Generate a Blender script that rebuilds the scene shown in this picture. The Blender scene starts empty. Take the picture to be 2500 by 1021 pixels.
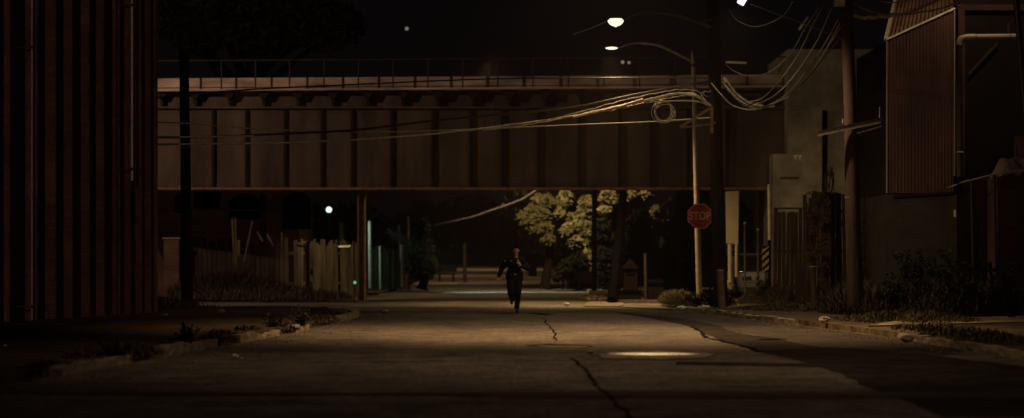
import bpy, bmesh, math, random
from mathutils import Vector, Matrix
from mathutils import noise as mnoise
R = math.radians
random.seed(7)
C = bpy.context.scene.collection
S = bpy.context.scene

# ------------------------------------------------------------ camera, world, light, exposure
F = 5640.0           # focal length in pixels of the 2500 px wide photograph
CH = 1.29            # camera height
HY = 640.0           # horizon row
def P(px, py, D): return Vector(((px-1250)*D/F, D, CH-(py-HY)*D/F))
def G(px, py, z=0.0):
    D = F*(CH-z)/(py-HY); return Vector(((px-1250)*D/F, D, z))
def X(px, D): return (px-1250)*D/F
def Z(py, D): return CH-(py-HY)*D/F

cd = bpy.data.cameras.new('camera'); cam = bpy.data.objects.new('camera', cd); C.objects.link(cam)
cam.location = (0, 0, CH); cam.rotation_euler = (R(90), 0, 0)
cd.sensor_width = 36; cd.lens = 36*F/2500; cd.shift_y = (HY-510.5)/2500
cd.clip_end = 3000; cd.clip_start = 0.5
cd.dof.use_dof = True; cd.dof.focus_distance = 50; cd.dof.aperture_fstop = 1.15
S.camera = cam
w = bpy.data.worlds.new('World'); S.world = w; w.use_nodes = True
wn = w.node_tree; bg = wn.nodes['Background']
sky = wn.nodes.new('ShaderNodeTexSky'); sky.sky_type = 'NISHITA'; sky.sun_disc = False
sky.sun_elevation = R(-4); sky.sun_rotation = R(200)
glow = wn.nodes.new('ShaderNodeMix'); glow.data_type = 'RGBA'; glow.blend_type = 'ADD'
glow.inputs[0].default_value = 0.05
glow.inputs[6].default_value = (0.021, 0.0145, 0.0155, 1)     # the faint light of the city in the night sky
wn.links.new(sky.outputs[0], glow.inputs[7]); wn.links.new(glow.outputs[2], bg.inputs[0])
bg.inputs[1].default_value = 0.1
S.view_settings.view_transform = 'Standard'; S.view_settings.look = 'None'
S.view_settings.exposure = 0.0; S.view_settings.gamma = 1
S.cycles.use_denoising = True
S.cycles.max_bounces = 5; S.cycles.sample_clamp_indirect = 2.0

SODIUM = (1.0, 0.62, 0.28); SOD2 = (1.0, 0.55, 0.24)
def spot(loc, target, power, col, angle=150, blend=0.6, r=0.15, parent=None):
    l = bpy.data.lights.new('lamp_light', 'SPOT'); l.energy = power; l.color = col
    l.spot_size = R(angle); l.spot_blend = blend; l.shadow_soft_size = r
    o = bpy.data.objects.new('lamp_light', l); C.objects.link(o); o.location = loc
    o.rotation_euler = (Vector(target)-Vector(loc)).to_track_quat('-Z', 'Y').to_euler()
    if parent is not None:
        o.parent = parent; o.location = Vector(loc)-parent.location
    return o
# unseen lamps outside the frame: inferred street lamps and added fills
spot((1.8, 41.0, 8.6), (1.8, 42.0, 0), 6600, SODIUM, 104, 1.0, 0.25)
spot((1.6, 28.5, 9.5), (1.6, 30, 0), 950, (1, .64, .36), 100, 1.0, 0.3)      # soft lamp added over the near road, evens the falloff
spot((-17.5, 62.5, 9.6), (-10, 75, 7.0), 2300, (1, .68, .46), 120, 0.8, 0.12)          # lamp of the side street, lights the girder
spot((-6.5, 14, 7.0), (-10.4, 46, 4.2), 2100, (1, .62, .46), 19, 0.35, 0.3)    # lamp down the street, lights the brick fins
spot((2.6, 17, 9.0), (2.4, 25, 0), 330, (1, .66, .46), 115, 1.0, 0.3)       # added fill above the frame, lifts the foreground road
spot((6.5, 24, 9.0), (11.4, 54, 2.5), 260, (1, .62, .42), 40, 0.9, 0.3)     # added fill for the buildings on the right
spot((11.0, 53.4, 9.1), (10.9, 56.6, 6.8), 150, (1, .72, .42), 156, 1.0, 0.12)   # yard lamp above the red building
spot((0.9, 92.5, 7.2), (2.8, 102, 2.8), 8800, (1, .72, .38), 84, 0.8, 0.2) # lamp hidden behind the girder
spot((1.95, 31.6, 7.2), (1.95, 32.1, 0), 6200, (1, .76, .42), 11, 1.0, .05)            # added narrow spot without a lamp, makes the bright patch on the road
spot((9.5, 62.5, 9.0), (10.0, 73.5, .4), 600, (1, .70, .34), 54, 0.9, 0.2)         # unseen lamp added to light the abutment
spot((-6.6, 76.8, 3.85), (-6.2, 81, 0.8), 300, (1, .74, .40), 62, 1.0, 0.1)       # unseen bulb added under the viaduct, lights the wooden fence

# ------------------------------------------------------------ materials
def mat(name, col, rough=0.8, var=0.25, scale=2.0, bump=0.0, bscale=None, metal=0.0, col2=None, stretch=(1, 1, 1), spec=0.3, emit=None, estr=0):
    m = bpy.data.materials.new(name); m.use_nodes = True; nt = m.node_tree; b = nt.nodes['Principled BSDF']
    b.inputs['Roughness'].default_value = rough; b.inputs['Metallic'].default_value = metal
    b.inputs['Specular IOR Level'].default_value = spec
    tc = nt.nodes.new('ShaderNodeTexCoord'); mp = nt.nodes.new('ShaderNodeMapping'); mp.inputs['Scale'].default_value = stretch
    nt.links.new(tc.outputs['Object'], mp.inputs[0])
    if var > 0:
        n = nt.nodes.new('ShaderNodeTexNoise'); n.inputs['Scale'].default_value = scale; n.inputs['Detail'].default_value = 7; n.inputs['Roughness'].default_value = 0.65
        nt.links.new(mp.outputs[0], n.inputs['Vector'])
        cr = nt.nodes.new('ShaderNodeValToRGB'); cr.color_ramp.elements[0].position = 0.32; cr.color_ramp.elements[1].position = 0.68
        a = [max(0, c*(1-var)) for c in col]; z = list(col2) if col2 else [min(1, c*(1+var)) for c in col]
        cr.color_ramp.elements[0].color = (*a, 1); cr.color_ramp.elements[1].color = (*z, 1)
        nt.links.new(n.outputs[0], cr.inputs[0]); nt.links.new(cr.outputs[0], b.inputs['Base Color'])
    else:
        b.inputs['Base Color'].default_value = (*col, 1)
    if bump > 0:
        n2 = nt.nodes.new('ShaderNodeTexNoise'); n2.inputs['Scale'].default_value = bscale or scale*4; n2.inputs['Detail'].default_value = 8
        nt.links.new(mp.outputs[0], n2.inputs['Vector'])
        bp = nt.nodes.new('ShaderNodeBump'); bp.inputs['Strength'].default_value = bump; bp.inputs['Distance'].default_value = 0.03
        nt.links.new(n2.outputs[0], bp.inputs['Height']); nt.links.new(bp.outputs[0], b.inputs['Normal'])
    if emit:
        b.inputs['Emission Color'].default_value = (*emit, 1); b.inputs['Emission Strength'].default_value = estr
    return m
def brick_mat(name, c1, c2, mortar, scale=1.0, var=.3):
    m = bpy.data.materials.new(name); m.use_nodes = True; nt = m.node_tree; b = nt.nodes['Principled BSDF']
    b.inputs['Roughness'].default_value = 0.9; b.inputs['Specular IOR Level'].default_value = 0.2
    tc = nt.nodes.new('ShaderNodeTexCoord'); sp = nt.nodes.new('ShaderNodeSeparateXYZ'); ad = nt.nodes.new('ShaderNodeMath'); cb = nt.nodes.new('ShaderNodeCombineXYZ')
    nt.links.new(tc.outputs['Object'], sp.inputs[0]); nt.links.new(sp.outputs[0], ad.inputs[0]); nt.links.new(sp.outputs[1], ad.inputs[1])
    nt.links.new(ad.outputs[0], cb.inputs[0]); nt.links.new(sp.outputs[2], cb.inputs[1])
    bt = nt.nodes.new('ShaderNodeTexBrick'); bt.inputs['Scale'].default_value = scale
    bt.inputs['Brick Width'].default_value = 0.22; bt.inputs['Row Height'].default_value = 0.075; bt.inputs['Mortar Size'].default_value = 0.008
    bt.inputs['Color1'].default_value = (*c1, 1); bt.inputs['Color2'].default_value = (*c2, 1); bt.inputs['Mortar'].default_value = (*mortar, 1)
    nt.links.new(cb.outputs[0], bt.inputs['Vector'])
    n = nt.nodes.new('ShaderNodeTexNoise'); n.inputs['Scale'].default_value = 1.3; n.inputs['Detail'].default_value = 8
    nt.links.new(tc.outputs['Object'], n.inputs['Vector'])
    mx = nt.nodes.new('ShaderNodeMix'); mx.data_type = 'RGBA'; mx.blend_type = 'MULTIPLY'; mx.inputs[0].default_value = 0.8
    mr = nt.nodes.new('ShaderNodeMapRange'); mr.inputs[1].default_value = .3; mr.inputs[2].default_value = .7; mr.inputs[3].default_value = 1-var*1.6; mr.inputs[4].default_value = 1+var
    nt.links.new(n.outputs[0], mr.inputs[0]); nt.links.new(bt.outputs['Color'], mx.inputs[6]); nt.links.new(mr.outputs[0], mx.inputs[7])
    nt.links.new(mx.outputs[2], b.inputs['Base Color'])
    bp = nt.nodes.new('ShaderNodeBump'); bp.inputs['Strength'].default_value = .6; bp.inputs['Distance'].default_value = .01; bp.invert = True
    nt.links.new(bt.outputs['Fac'], bp.inputs['Height']); nt.links.new(bp.outputs[0], b.inputs['Normal'])
    return m
def asphalt_mat(name, base, stain, spark=0.55, rough=0.75, fine=17, spec=0.12):
    """aggregate speckle + long stains running across the street + wheel-worn variation"""
    m = bpy.data.materials.new(name); m.use_nodes = True; nt = m.node_tree; b = nt.nodes['Principled BSDF']; L = nt.links.new
    b.inputs['Specular IOR Level'].default_value = spec
    tc = nt.nodes.new('ShaderNodeTexCoord')
    def noise(sc, det, st=(1, 1, 1), ro=.6):
        mp = nt.nodes.new('ShaderNodeMapping'); mp.inputs['Scale'].default_value = st; L(tc.outputs['Object'], mp.inputs[0])
        n = nt.nodes.new('ShaderNodeTexNoise'); n.inputs['Scale'].default_value = sc; n.inputs['Detail'].default_value = det; n.inputs['Roughness'].default_value = ro
        L(mp.outputs[0], n.inputs['Vector']); return n.outputs[0]
    def rng(s, a, c, lo, hi):
        mr = nt.nodes.new('ShaderNodeMapRange'); mr.inputs[1].default_value = a; mr.inputs[2].default_value = c; mr.inputs[3].default_value = lo; mr.inputs[4].default_value = hi
        L(s, mr.inputs[0]); return mr.outputs[0]
    def mul(a, c):
        x = nt.nodes.new('ShaderNodeMath'); x.operation = 'MULTIPLY'; L(a, x.inputs[0]); L(c, x.inputs[1]); return x.outputs[0]
    big = noise(0.35, 6, (1, .35, 1)); streak = noise(0.9, 6, (.35, 1.6, 1), .7); fi = noise(fine, 3)
    blot = noise(1.7, 9, (1, 1, 1), .75); wear = noise(9, 8, (1, .10, 1), .8)
    v = mul(mul(rng(big, .3, .7, .62, 1.35), rng(streak, .35, .65, .72, 1.22)), mul(rng(fi, .3, .7, 1-spark, 1+spark), rng(blot, .36, .6, .8, 1.15)))
    v = mul(v, rng(wear, .34, .66, .74, 1.24))
    mx = nt.nodes.new('ShaderNodeMix'); mx.data_type = 'RGBA'; mx.inputs[6].default_value = (*stain, 1); mx.inputs[7].default_value = (*base, 1)
    L(rng(blot, .38, .52, 0, 1), mx.inputs[0])
    vm = nt.nodes.new('ShaderNodeVectorMath'); vm.operation = 'SCALE'; L(mx.outputs[2], vm.inputs[0]); L(v, vm.inputs['Scale'])
    L(vm.outputs[0], b.inputs['Base Color']); L(rng(streak, .3, .7, rough-.12, rough+.12), b.inputs['Roughness'])
    bp = nt.nodes.new('ShaderNodeBump'); bp.inputs['Strength'].default_value = .5; bp.inputs['Distance'].default_value = .012
    L(fi, bp.inputs['Height'])
    bp2 = nt.nodes.new('ShaderNodeBump'); bp2.inputs['Strength'].default_value = .35; bp2.inputs['Distance'].default_value = .12
    L(streak, bp2.inputs['Height']); L(bp.outputs[0], bp2.inputs['Normal']); L(bp2.outputs[0], b.inputs['Normal'])
    return m
M = {}
M['asphalt'] = asphalt_mat('asphalt', (.13, .115, .10), (.085, .075, .068))
M['asphalt_dark'] = asphalt_mat('asphalt_dark', (.036, .032, .03), (.026, .023, .022), .5, .9, 17, .02)
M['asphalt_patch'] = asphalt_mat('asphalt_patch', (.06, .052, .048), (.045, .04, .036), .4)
M['concrete_road'] = asphalt_mat('concrete_road', (.21, .20, .165), (.15, .14, .11), .25, .8)
M['light_patch'] = asphalt_mat('light_patch', (.27, .235, .18), (.10, .09, .075), .4, .8, 17, .2)
M['lot'] = asphalt_mat('lot', (.085, .065, .055), (.06, .045, .04), .5)
M['dirt'] = asphalt_mat('dirt', (.11, .085, .06), (.06, .047, .035), .5, .9, 20)
M['dirt_dark'] = mat('dirt_dark', (.014, .012, .009), .95, .5, 1.5, spec=0)
M['tar'] = mat('tar', (.012, .011, .011), .95, .3, 5, spec=.0)
M['concrete_path'] = mat('concrete_path', (.30, .245, .175), .9, .5, 1.4, .5, 14)
M['concrete'] = mat('concrete', (.30, .265, .20), .9, .35, 1.4, .5, 14)
M['base_wall'] = mat('base_wall', (.05, .042, .032), .9, .35, 1.4, .4, 14)
M['kerb'] = mat('kerb', (.25, .21, .155), .85, .4, 2.5, .5, 16)
M['brick'] = brick_mat('brick', (.23, .115, .09), (.17, .08, .062), (.14, .09, .075))
M['brick_dim'] = brick_mat('brick_dim', (.20, .10, .07), (.14, .075, .055), (.16, .12, .10))
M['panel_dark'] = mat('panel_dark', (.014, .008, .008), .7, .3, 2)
M['rust_wall'] = mat('rust_wall', (.10, .05, .04), .8, .3, 3)
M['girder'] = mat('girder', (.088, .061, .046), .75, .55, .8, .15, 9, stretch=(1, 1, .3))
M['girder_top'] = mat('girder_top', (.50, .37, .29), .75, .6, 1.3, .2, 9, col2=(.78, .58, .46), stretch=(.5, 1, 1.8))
M['girder_shade'] = mat('girder_shade', (.018, .011, .009), .8, .3, 2)  # near-black girder colour, stands for the shadow bands at stiffeners and brackets
M['rust_lit'] = mat('rust_lit', (.30, .19, .12), .8, .4, 3)  # paler rust, light on the column's right flange put into the colour
M['rust_col'] = mat('rust_col', (.15, .09, .06), .8, .5, 3, .2)
M['rust_dim'] = mat('rust_dim', (.05, .028, .02), .85, .4, 4)
M['rust'] = mat('rust', (.25, .11, .06), .8, .4, 4, .2)
M['wood_pole'] = mat('wood_pole', (.105, .066, .045), .9, .35, 6, .5, 30, stretch=(1, 1, .12))
M['wood_dark'] = mat('wood_dark', (.013, .010, .009), .95, .3, 6, .4, 30, stretch=(1, 1, .12), spec=.05)
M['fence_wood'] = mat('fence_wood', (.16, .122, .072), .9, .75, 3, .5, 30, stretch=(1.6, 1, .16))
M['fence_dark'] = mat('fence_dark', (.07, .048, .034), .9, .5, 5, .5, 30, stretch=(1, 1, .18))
M['galv'] = mat('galv', (.42, .37, .29), .6, .25, 5, .1, 20, spec=.5)
M['steel_dark'] = mat('steel_dark', (.06, .05, .045), .6, .3, 5)
M['arm'] = mat('arm', (.30, .26, .21), .5, .2, 5, spec=.5)
M['cable'] = mat('cable', (.03, .026, .022), .45, .2, 8, spec=.6)
M['cable_dim'] = mat('cable_dim', (.04, .035, .027), .6, .3, 6, spec=.2)
M['cable_pale'] = mat('cable_pale', (.55, .50, .38), .55, .35, 6, .3, 30, spec=.5)
M['cable_grey'] = mat('cable_grey', (.46, .41, .31), .45, .3, 6, spec=.6)
M['sign_red'] = mat('sign_red', (.34, .03, .028), .5, .2, 4, spec=.5)
M['sign_white'] = mat('sign_white', (.62, .42, .38), .55, .15, 6, spec=.4)
M['board'] = mat('board', (.30, .26, .17), .7, .12, 1.5)
M['hazard_y'] = mat('hazard_y', (.55, .42, .16), .6, .2, 4)
M['black'] = mat('black', (.005, .005, .005), .9, 0, spec=0)
M['red_roof'] = mat('red_roof', (.26, .15, .10), .6, .5, 1.6, .2, 6)
M['red_metal'] = mat('red_metal', (.075, .033, .027), .65, .6, 1.0, .2, 6, spec=.4, stretch=(1, 1, .3))
M['flashing'] = mat('flashing', (.78, .70, .50), .5, .3, 5, spec=.6)
M['pvc'] = mat('pvc', (.44, .36, .26), .5, .12, 3, spec=.5)
M['pipe_dim'] = mat('pipe_dim', (.07, .055, .04), .7, .25, 3)
M['siding'] = mat('siding', (.11, .055, .045), .8, .3, 2)
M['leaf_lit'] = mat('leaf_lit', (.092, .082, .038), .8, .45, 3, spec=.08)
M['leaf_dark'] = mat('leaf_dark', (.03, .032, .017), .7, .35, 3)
M['leaf_autumn'] = mat('leaf_autumn', (.035, .028, .012), .7, .4, 1.5, col2=(.06, .028, .014))
M['grass'] = mat('grass', (.12, .105, .05), .8, .4, 6)
M['grass_dim'] = mat('grass_dim', (.07, .055, .03), .8, .4, 6)
M['bark'] = mat('bark', (.007, .0055, .004), .95, .4, 6, .5, 30, stretch=(1, 1, .2), spec=.05)
M['leaf_shade'] = mat('leaf_shade', (.006, .006, .004), .8, .4, 3, spec=.05)  # near-black leaves, shade among the trees put into the colour
M['green_paint'] = mat('green_paint', (.10, .13, .09), .8, .4, 3, stretch=(1, 1, .2))
M['pale_paint'] = mat('pale_paint', (.55, .58, .48), .7, .3, 4)
M['white'] = mat('white', (.7, .66, .58), .7, .1, 4)
M['hydrant'] = mat('hydrant', (.16, .03, .02), .6, .2, 4)
M['skin'] = mat('skin', (.52, .28, .20), .6, .06, 10)
M['uniform'] = mat('uniform', (.0065, .006, .007), .85, .25, 14, .25, 40)
M['leather'] = mat('leather', (.008, .008, .008), .35, 0, spec=.5)
M['foil'] = mat('foil', (.95, .85, .75), .42, 0, metal=.7)
M['hair'] = mat('hair', (.006, .004, .004), .9, .2, 20, spec=.05)
M['brass'] = mat('brass', (.6, .45, .2), .35, .1, 10, metal=.8)
M['car_paint'] = mat('car_paint', (.20, .19, .16), .4, .05, 2, spec=.6)
M['glass'] = mat('glass', (.02, .022, .025), .08, 0, spec=.9)
M['chrome'] = mat('chrome', (.5, .47, .4), .4, .2, 4, metal=.6)
M['tarp'] = mat('tarp', (.28, .21, .13), .8, .4, 5, .6, 8)
M['lamp_warm'] = mat('lamp_warm', (.8, .7, .5), .5, 0, emit=(1, .84, .56), estr=1.5)
M['lamp_white'] = mat('lamp_white', (.8, .8, .8), .5, 0, emit=(.84, 1, .95), estr=1.4)
M['lamp_violet'] = mat('lamp_violet', (.8, .8, .8), .5, 0, emit=(.80, .68, 1.0), estr=1.6)
M['lamp_green'] = mat('lamp_green', (.2, .8, .4), .5, 0, emit=(.18, .8, .38), estr=.5)
M['lamp_dim'] = mat('lamp_dim', (.8, .7, .5), .5, 0, emit=(.8, .62, .35), estr=.35)
M['lamp_star'] = mat('lamp_star', (.8, .7, .5), .5, 0, emit=(.7, .75, .6), estr=.28)

# ------------------------------------------------------------ mesh helpers
class MB:
    def __init__(s): s.v = []; s.f = []
    def add(s, vs, fs):
        k = len(s.v); s.v += [Vector(v) for v in vs]; s.f += [tuple(i+k for i in f) for f in fs]; return s
    def box(s, c, d, rz=0, rx=0, ry=0):
        m = Matrix.Translation(c) @ Matrix.Rotation(rz, 4, 'Z') @ Matrix.Rotation(rx, 4, 'X') @ Matrix.Rotation(ry, 4, 'Y')
        vs = [m @ Vector((x*d[0]/2, y*d[1]/2, z*d[2]/2)) for x in (-1, 1) for y in (-1, 1) for z in (-1, 1)]
        return s.add(vs, [(0, 1, 3, 2), (4, 6, 7, 5), (0, 4, 5, 1), (2, 3, 7, 6), (0, 2, 6, 4), (1, 5, 7, 3)])
    def bb(s, a, b):
        return s.box([(a[i]+b[i])/2 for i in range(3)], [abs(b[i]-a[i]) for i in range(3)])
    def tube(s, pts, r, n=10, cap=True):
        pts = [Vector(p) for p in pts]; rs = r if isinstance(r, (list, tuple)) else [r]*len(pts); rings = []
        up = None
        for i, p in enumerate(pts):
            t = (pts[min(i+1, len(pts)-1)]-pts[max(i-1, 0)]).normalized()
            if up is None: up = Vector((0, 0, 1)) if abs(t.z) < .9 else Vector((1, 0, 0))
            a = t.cross(up).normalized(); b = a.cross(t).normalized(); up = b
            rings.append([p+(a*math.cos(2*math.pi*k/n)+b*math.sin(2*math.pi*k/n))*rs[i] for k in range(n)])
        vs = [v for g in rings for v in g]; fs = []
        for i in range(len(pts)-1):
            for k in range(n):
                fs.append((i*n+k, i*n+(k+1) % n, (i+1)*n+(k+1) % n, (i+1)*n+k))
        if cap: fs.append(tuple(range(n))[::-1]); fs.append(tuple((len(pts)-1)*n+k for k in range(n)))
        return s.add(vs, fs)
    def bar(s, a, b, w, h):
        a = Vector(a); b = Vector(b); t = (b-a).normalized(); up = Vector((0, 0, 1)) if abs(t.z) < .95 else Vector((0, 1, 0))
        x = t.cross(up).normalized(); y = x.cross(t).normalized()
        vs = [q+x*i*w/2+y*j*h/2 for q in (a, b) for i, j in ((-1, -1), (1, -1), (1, 1), (-1, 1))]
        return s.add(vs, [(3, 2, 1, 0), (4, 5, 6, 7), (0, 1, 5, 4), (1, 2, 6, 5), (2, 3, 7, 6), (3, 0, 4, 7)])
    def prism(s, poly, vec):
        n = len(poly); vec = Vector(vec); vs = [Vector(p) for p in poly]+[Vector(p)+vec for p in poly]
        fs = [tuple(range(n))[::-1], tuple(range(n, 2*n))]+[(i, (i+1) % n, n+(i+1) % n, n+i) for i in range(n)]
        return s.add(vs, fs)
    def lathe(s, c, prof, n=20, axis=Vector((0, 0, 1))):
        c = Vector(c); q = Vector((0, 0, 1)).rotation_difference(axis); vs = []; fs = []
        for r, z in prof:
            for k in range(n): vs.append(c+q @ Vector((r*math.cos(2*math.pi*k/n), r*math.sin(2*math.pi*k/n), z)))
        for i in range(len(prof)-1):
            for k in range(n): fs.append((i*n+k, i*n+(k+1) % n, (i+1)*n+(k+1) % n, (i+1)*n+k))
        fs.append(tuple(range(n))[::-1]); fs.append(tuple((len(prof)-1)*n+k for k in range(n)))
        return s.add(vs, fs)
    def ell(s, c, r, n=14, m=9, q=None):
        c = Vector(c); vs = []; fs = []
        for i in range(m+1):
            a = math.pi*i/m
            for k in range(n):
                b = 2*math.pi*k/n; p = Vector((r[0]*math.sin(a)*math.cos(b), r[1]*math.sin(a)*math.sin(b), r[2]*math.cos(a)))
                vs.append(c+(q @ p if q else p))
        for i in range(m):
            for k in range(n): fs.append((i*n+k, (i+1)*n+k, (i+1)*n+(k+1) % n, i*n+(k+1) % n))
        return s.add(vs, fs)
    def build(s, name, m, parent=None, loc=None, smooth=False):
        base = parent_loc(parent) if parent is not None else Vector(loc or (0, 0, 0))
        me = bpy.data.meshes.new(name); me.from_pydata([v-base for v in s.v], [], s.f); me.update()
        bm = bmesh.new(); bm.from_mesh(me); bmesh.ops.recalc_face_normals(bm, faces=bm.faces); bm.to_mesh(me); bm.free()
        if m: me.materials.append(m)
        if smooth:
            for p in me.polygons: p.use_smooth = True
            me.set_sharp_from_angle(angle=R(50))
        o = bpy.data.objects.new(name, me); C.objects.link(o)
        if parent is not None: o.parent = parent
        else: o.location = base
        return o
def parent_loc(p):
    l = Vector((0, 0, 0))
    while p is not None: l += p.location; p = p.parent
    return l
def tag(o, label=None, cat=None, group=None, kind=None):
    if label: o['label'] = label
    if cat: o['category'] = cat
    if group: o['group'] = group
    if kind: o['kind'] = kind
    return o
def thing(name, loc, label, cat, group=None):
    o = bpy.data.objects.new(name, None); C.objects.link(o); o.location = loc; o.empty_display_size = .2
    return tag(o, label, cat, group)
def structure(o): o['kind'] = 'structure'; return o
def sheet(name, poly, z, m, kind='structure', sub=0):
    me = bpy.data.meshes.new(name); bm = bmesh.new()
    vs = [bm.verts.new((p[0], p[1], z)) for p in poly]; f = bm.faces.new(vs)
    if f.normal.z < 0: bmesh.ops.reverse_faces(bm, faces=[f])
    bm.normal_update()
    if f.normal.z < 0: f.normal_flip()
    bmesh.ops.triangulate(bm, faces=bm.faces); bm.to_mesh(me); bm.free(); me.materials.append(m)
    o = bpy.data.objects.new(name, me); C.objects.link(o)
    if kind: o['kind'] = kind
    return o
def gp(pts): return [G(*p) for p in pts]
def curve_pts(pts, n=8):
    """Catmull-Rom through the points"""
    pts = [Vector(p) for p in pts]; out = []; q = [2*pts[0]-pts[1]]+pts+[2*pts[-1]-pts[-2]]
    for i in range(1, len(q)-2):
        for k in range(n):
            t = k/n; a, b, c, d = q[i-1], q[i], q[i+1], q[i+2]
            out.append(.5*((2*b)+(c-a)*t+(2*a-5*b+4*c-d)*t*t+(3*b-3*c+d-a)*t**3))
    out.append(pts[-1]); return out

# ------------------------------------------------------------ ground and roads
me = bpy.data.meshes.new('ground'); bm = bmesh.new()
vs = [bm.verts.new(p) for p in ((-400, 2, -.004), (400, 2, -.004), (400, 1500, -.004), (-400, 1500, -.004))]; bm.faces.new(vs); bm.to_mesh(me); bm.free()
me.materials.append(M['dirt']); go = bpy.data.objects.new('ground', me); C.objects.link(go); structure(go)
def jag(pts, amp, n=6, seed=0):
    out = []; rr = random.Random(seed)
    for i in range(len(pts)-1):
        for k in range(n):
            t = k/n; p = Vector(pts[i]).lerp(Vector(pts[i+1]), t)
            if 0 < i*n+k: p = p+Vector((rr.uniform(-amp, amp), rr.uniform(-amp, amp)*2, 0))
            out.append(p)
    out.append(Vector(pts[-1])); return out
LK = [(-5.9, 8), (-5.35, 20), (-5.05, 26.2), (-4.7, 31.9), (-4.3, 37), (-3.9, 43), (-3.6, 52), (-3.9, 57.5), (-5.6, 61.5)]
RK = [(8.6, 8), (7.3, 22), (6.75, 30), (6.55, 36), (6.2, 42), (5.3, 53), (4.75, 58.5), (5.3, 62.3)]
sheet('road', LK+RK[::-1], .004, M['asphalt'])
sheet('cross_street', [(-60, 62.4), (-30, 62.4), (-12, 62.4), (-9.6, 61.4), (-5.6, 61.4), (-4, 60.2), (0, 61.4), (4.2, 62), (7, 62.6), (10, 68.6), (60, 70), (60, 84), (4.5, 86), (-60, 86)], .008, M['concrete_road'])
fb = MB(); ys = [85.9, 100, 112, 125, 140, 160, 180, 210, 260, 330]
def rise(y): return .012+max(0, y-104)*.0082
for x0, x1 in ((-5.2, 3.2),):
    for y in ys: fb.v += [Vector((x0, y, rise(y))), Vector((x1, y, rise(y)))]
    for i in range(len(ys)-1): fb.f.append((2*i, 2*i+1, 2*i+3, 2*i+2))
structure(fb.build('far_road', M['asphalt']))
hb = MB()
for x0, x1 in ((-80, -5.21), (3.21, 80)):
    k = len(hb.v)
    for y in ys[2:]: hb.v += [Vector((x0, y, rise(y)+.11)), Vector((x1, y, rise(y)+.11))]
    for i in range(len(ys)-3): hb.f.append((k+2*i, k+2*i+1, k+2*i+3, k+2*i+2))
structure(hb.build('terrain', M['dirt_dark']))
# repairs, seams, cracks, dark strips and a painted light patch in the road surface
def road_bit(name, poly, z, m): return sheet(name, poly, z, m)
wedge_l = jag(gp([(1500, 764), (1600, 780), (1690, 800), (1712, 812), (1760, 834), (1812, 846), (1860, 862), (1950, 884), (2050, 915), (2130, 950), (2300, 1020)]), .05, 4, 3)
wedge_r = jag([G(2560, 1020), G(2530, 900), G(2300, 872), G(2080, 852), G(1990, 848), G(1915, 832), G(1800, 812), G(1740, 792), G(1640, 776), G(1540, 764)], .06, 4, 5)
road_bit('road_patch', wedge_l+wedge_r, .009, M['asphalt_dark'])
road_bit('dark_strip', jag([G(-100, 958), G(900, 963), G(1500, 958), G(2600, 962)], .03, 6, 8)+jag([G(2600, 978), G(1500, 974), G(900, 968), G(-100, 964)], .05, 6, 9), .013, M['asphalt_patch'])  # darker strip across the full road; a shorter one follows
road_bit('dark_strip', jag([G(1650, 885), G(1900, 889), G(2170, 893)], .05, 6, 18)+jag([G(2170, 900), G(1900, 895), G(1650, 892)], .05, 6, 19), .013, M['asphalt_dark'])
road_bit('dark_shoulder', [Vector((v.x, v.y, 0)) for v in wedge_r[::-1]][0:1]+jag([G(1540, 764), G(1640, 776), G(1740, 792), G(1800, 812), G(1915, 832), G(1990, 848), G(2080, 852), G(2300, 872)], .05, 4, 71)[1:]+[Vector((6.6, 33.5, 0)), Vector((6.45, 38, 0)), Vector((6.1, 43, 0)), Vector((5.25, 53, 0)), Vector((4.8, 58, 0))], .0065, M['asphalt_patch'])  # darker road surface right of the wedge
road_bit('light_patch', jag([G(1470, 876), G(1600, 880), G(1720, 876), G(1745, 868), G(1720, 862), G(1600, 858), G(1490, 860), G(1455, 866), G(1470, 876)], .06, 8, 31)[:-1], .016, M['light_patch'])  # pool of light painted on the road in a paler colour
def crack(name, pts, wd, seed, z=.018):
    rr = random.Random(seed); c = jag([Vector(p) for p in pts], .035, 9, seed); L = []; Rr = []
    for i, p in enumerate(c):
        t = (c[min(i+1, len(c)-1)]-c[max(i-1, 0)]).normalized(); nrm = Vector((t.y, -t.x, 0)); ww = wd*rr.uniform(.5, 1.5)*(1 if 0 < i < len(c)-1 else .2)
        L.append(p+nrm*ww/2); Rr.append(p-nrm*ww/2)
    b = MB()
    for i in range(len(c)-1): b.add([L[i], L[i+1], Rr[i+1], Rr[i]], [(0, 1, 2, 3)])
    for v in b.v: v.z = z
    return structure(b.build(name, M['tar']))
crack('road_crack', gp([(1396, 877), (1412, 890), (1432, 905), (1448, 930), (1462, 952), (1492, 972), (1518, 1000), (1540, 1026), (1590, 1090)]), .028, 41)
crack('road_crack', gp([(1325, 776), (1338, 795), (1352, 812), (1360, 836)]), .03, 42)
crack('road_crack', gp([(1690, 798), (1712, 812), (1722, 826), (1800, 843), (1860, 862)]), .06, 43)
crack('road_crack', gp([(1285, 846), (1340, 843), (1400, 845), (1446, 848)]), .16, 44)
crack('road_crack', gp([(1225, 866), (1275, 867)]), .16, 45, .0185)
crack('road_crack', gp([(1200, 768), (1300, 766), (1345, 770)]), .25, 46)
crack('road_crack', gp([(1450, 746), (1560, 754), (1660, 759)]), .22, 47)
crack('road_crack', gp([(1855, 832), (1905, 829)]), .3, 48, .019)
b = MB()   # broken lip of the pothole
b.prism([p+Vector((0, 0, .0)) for p in jag([G(1290, 849.5), G(1350, 850.5), G(1440, 851), G(1430, 848.6), G(1350, 847.5), G(1290, 849.5)], .015, 5, 51)[:-1]], (0, 0, .02))
structure(b.build('road_lip', M['kerb']))

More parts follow.
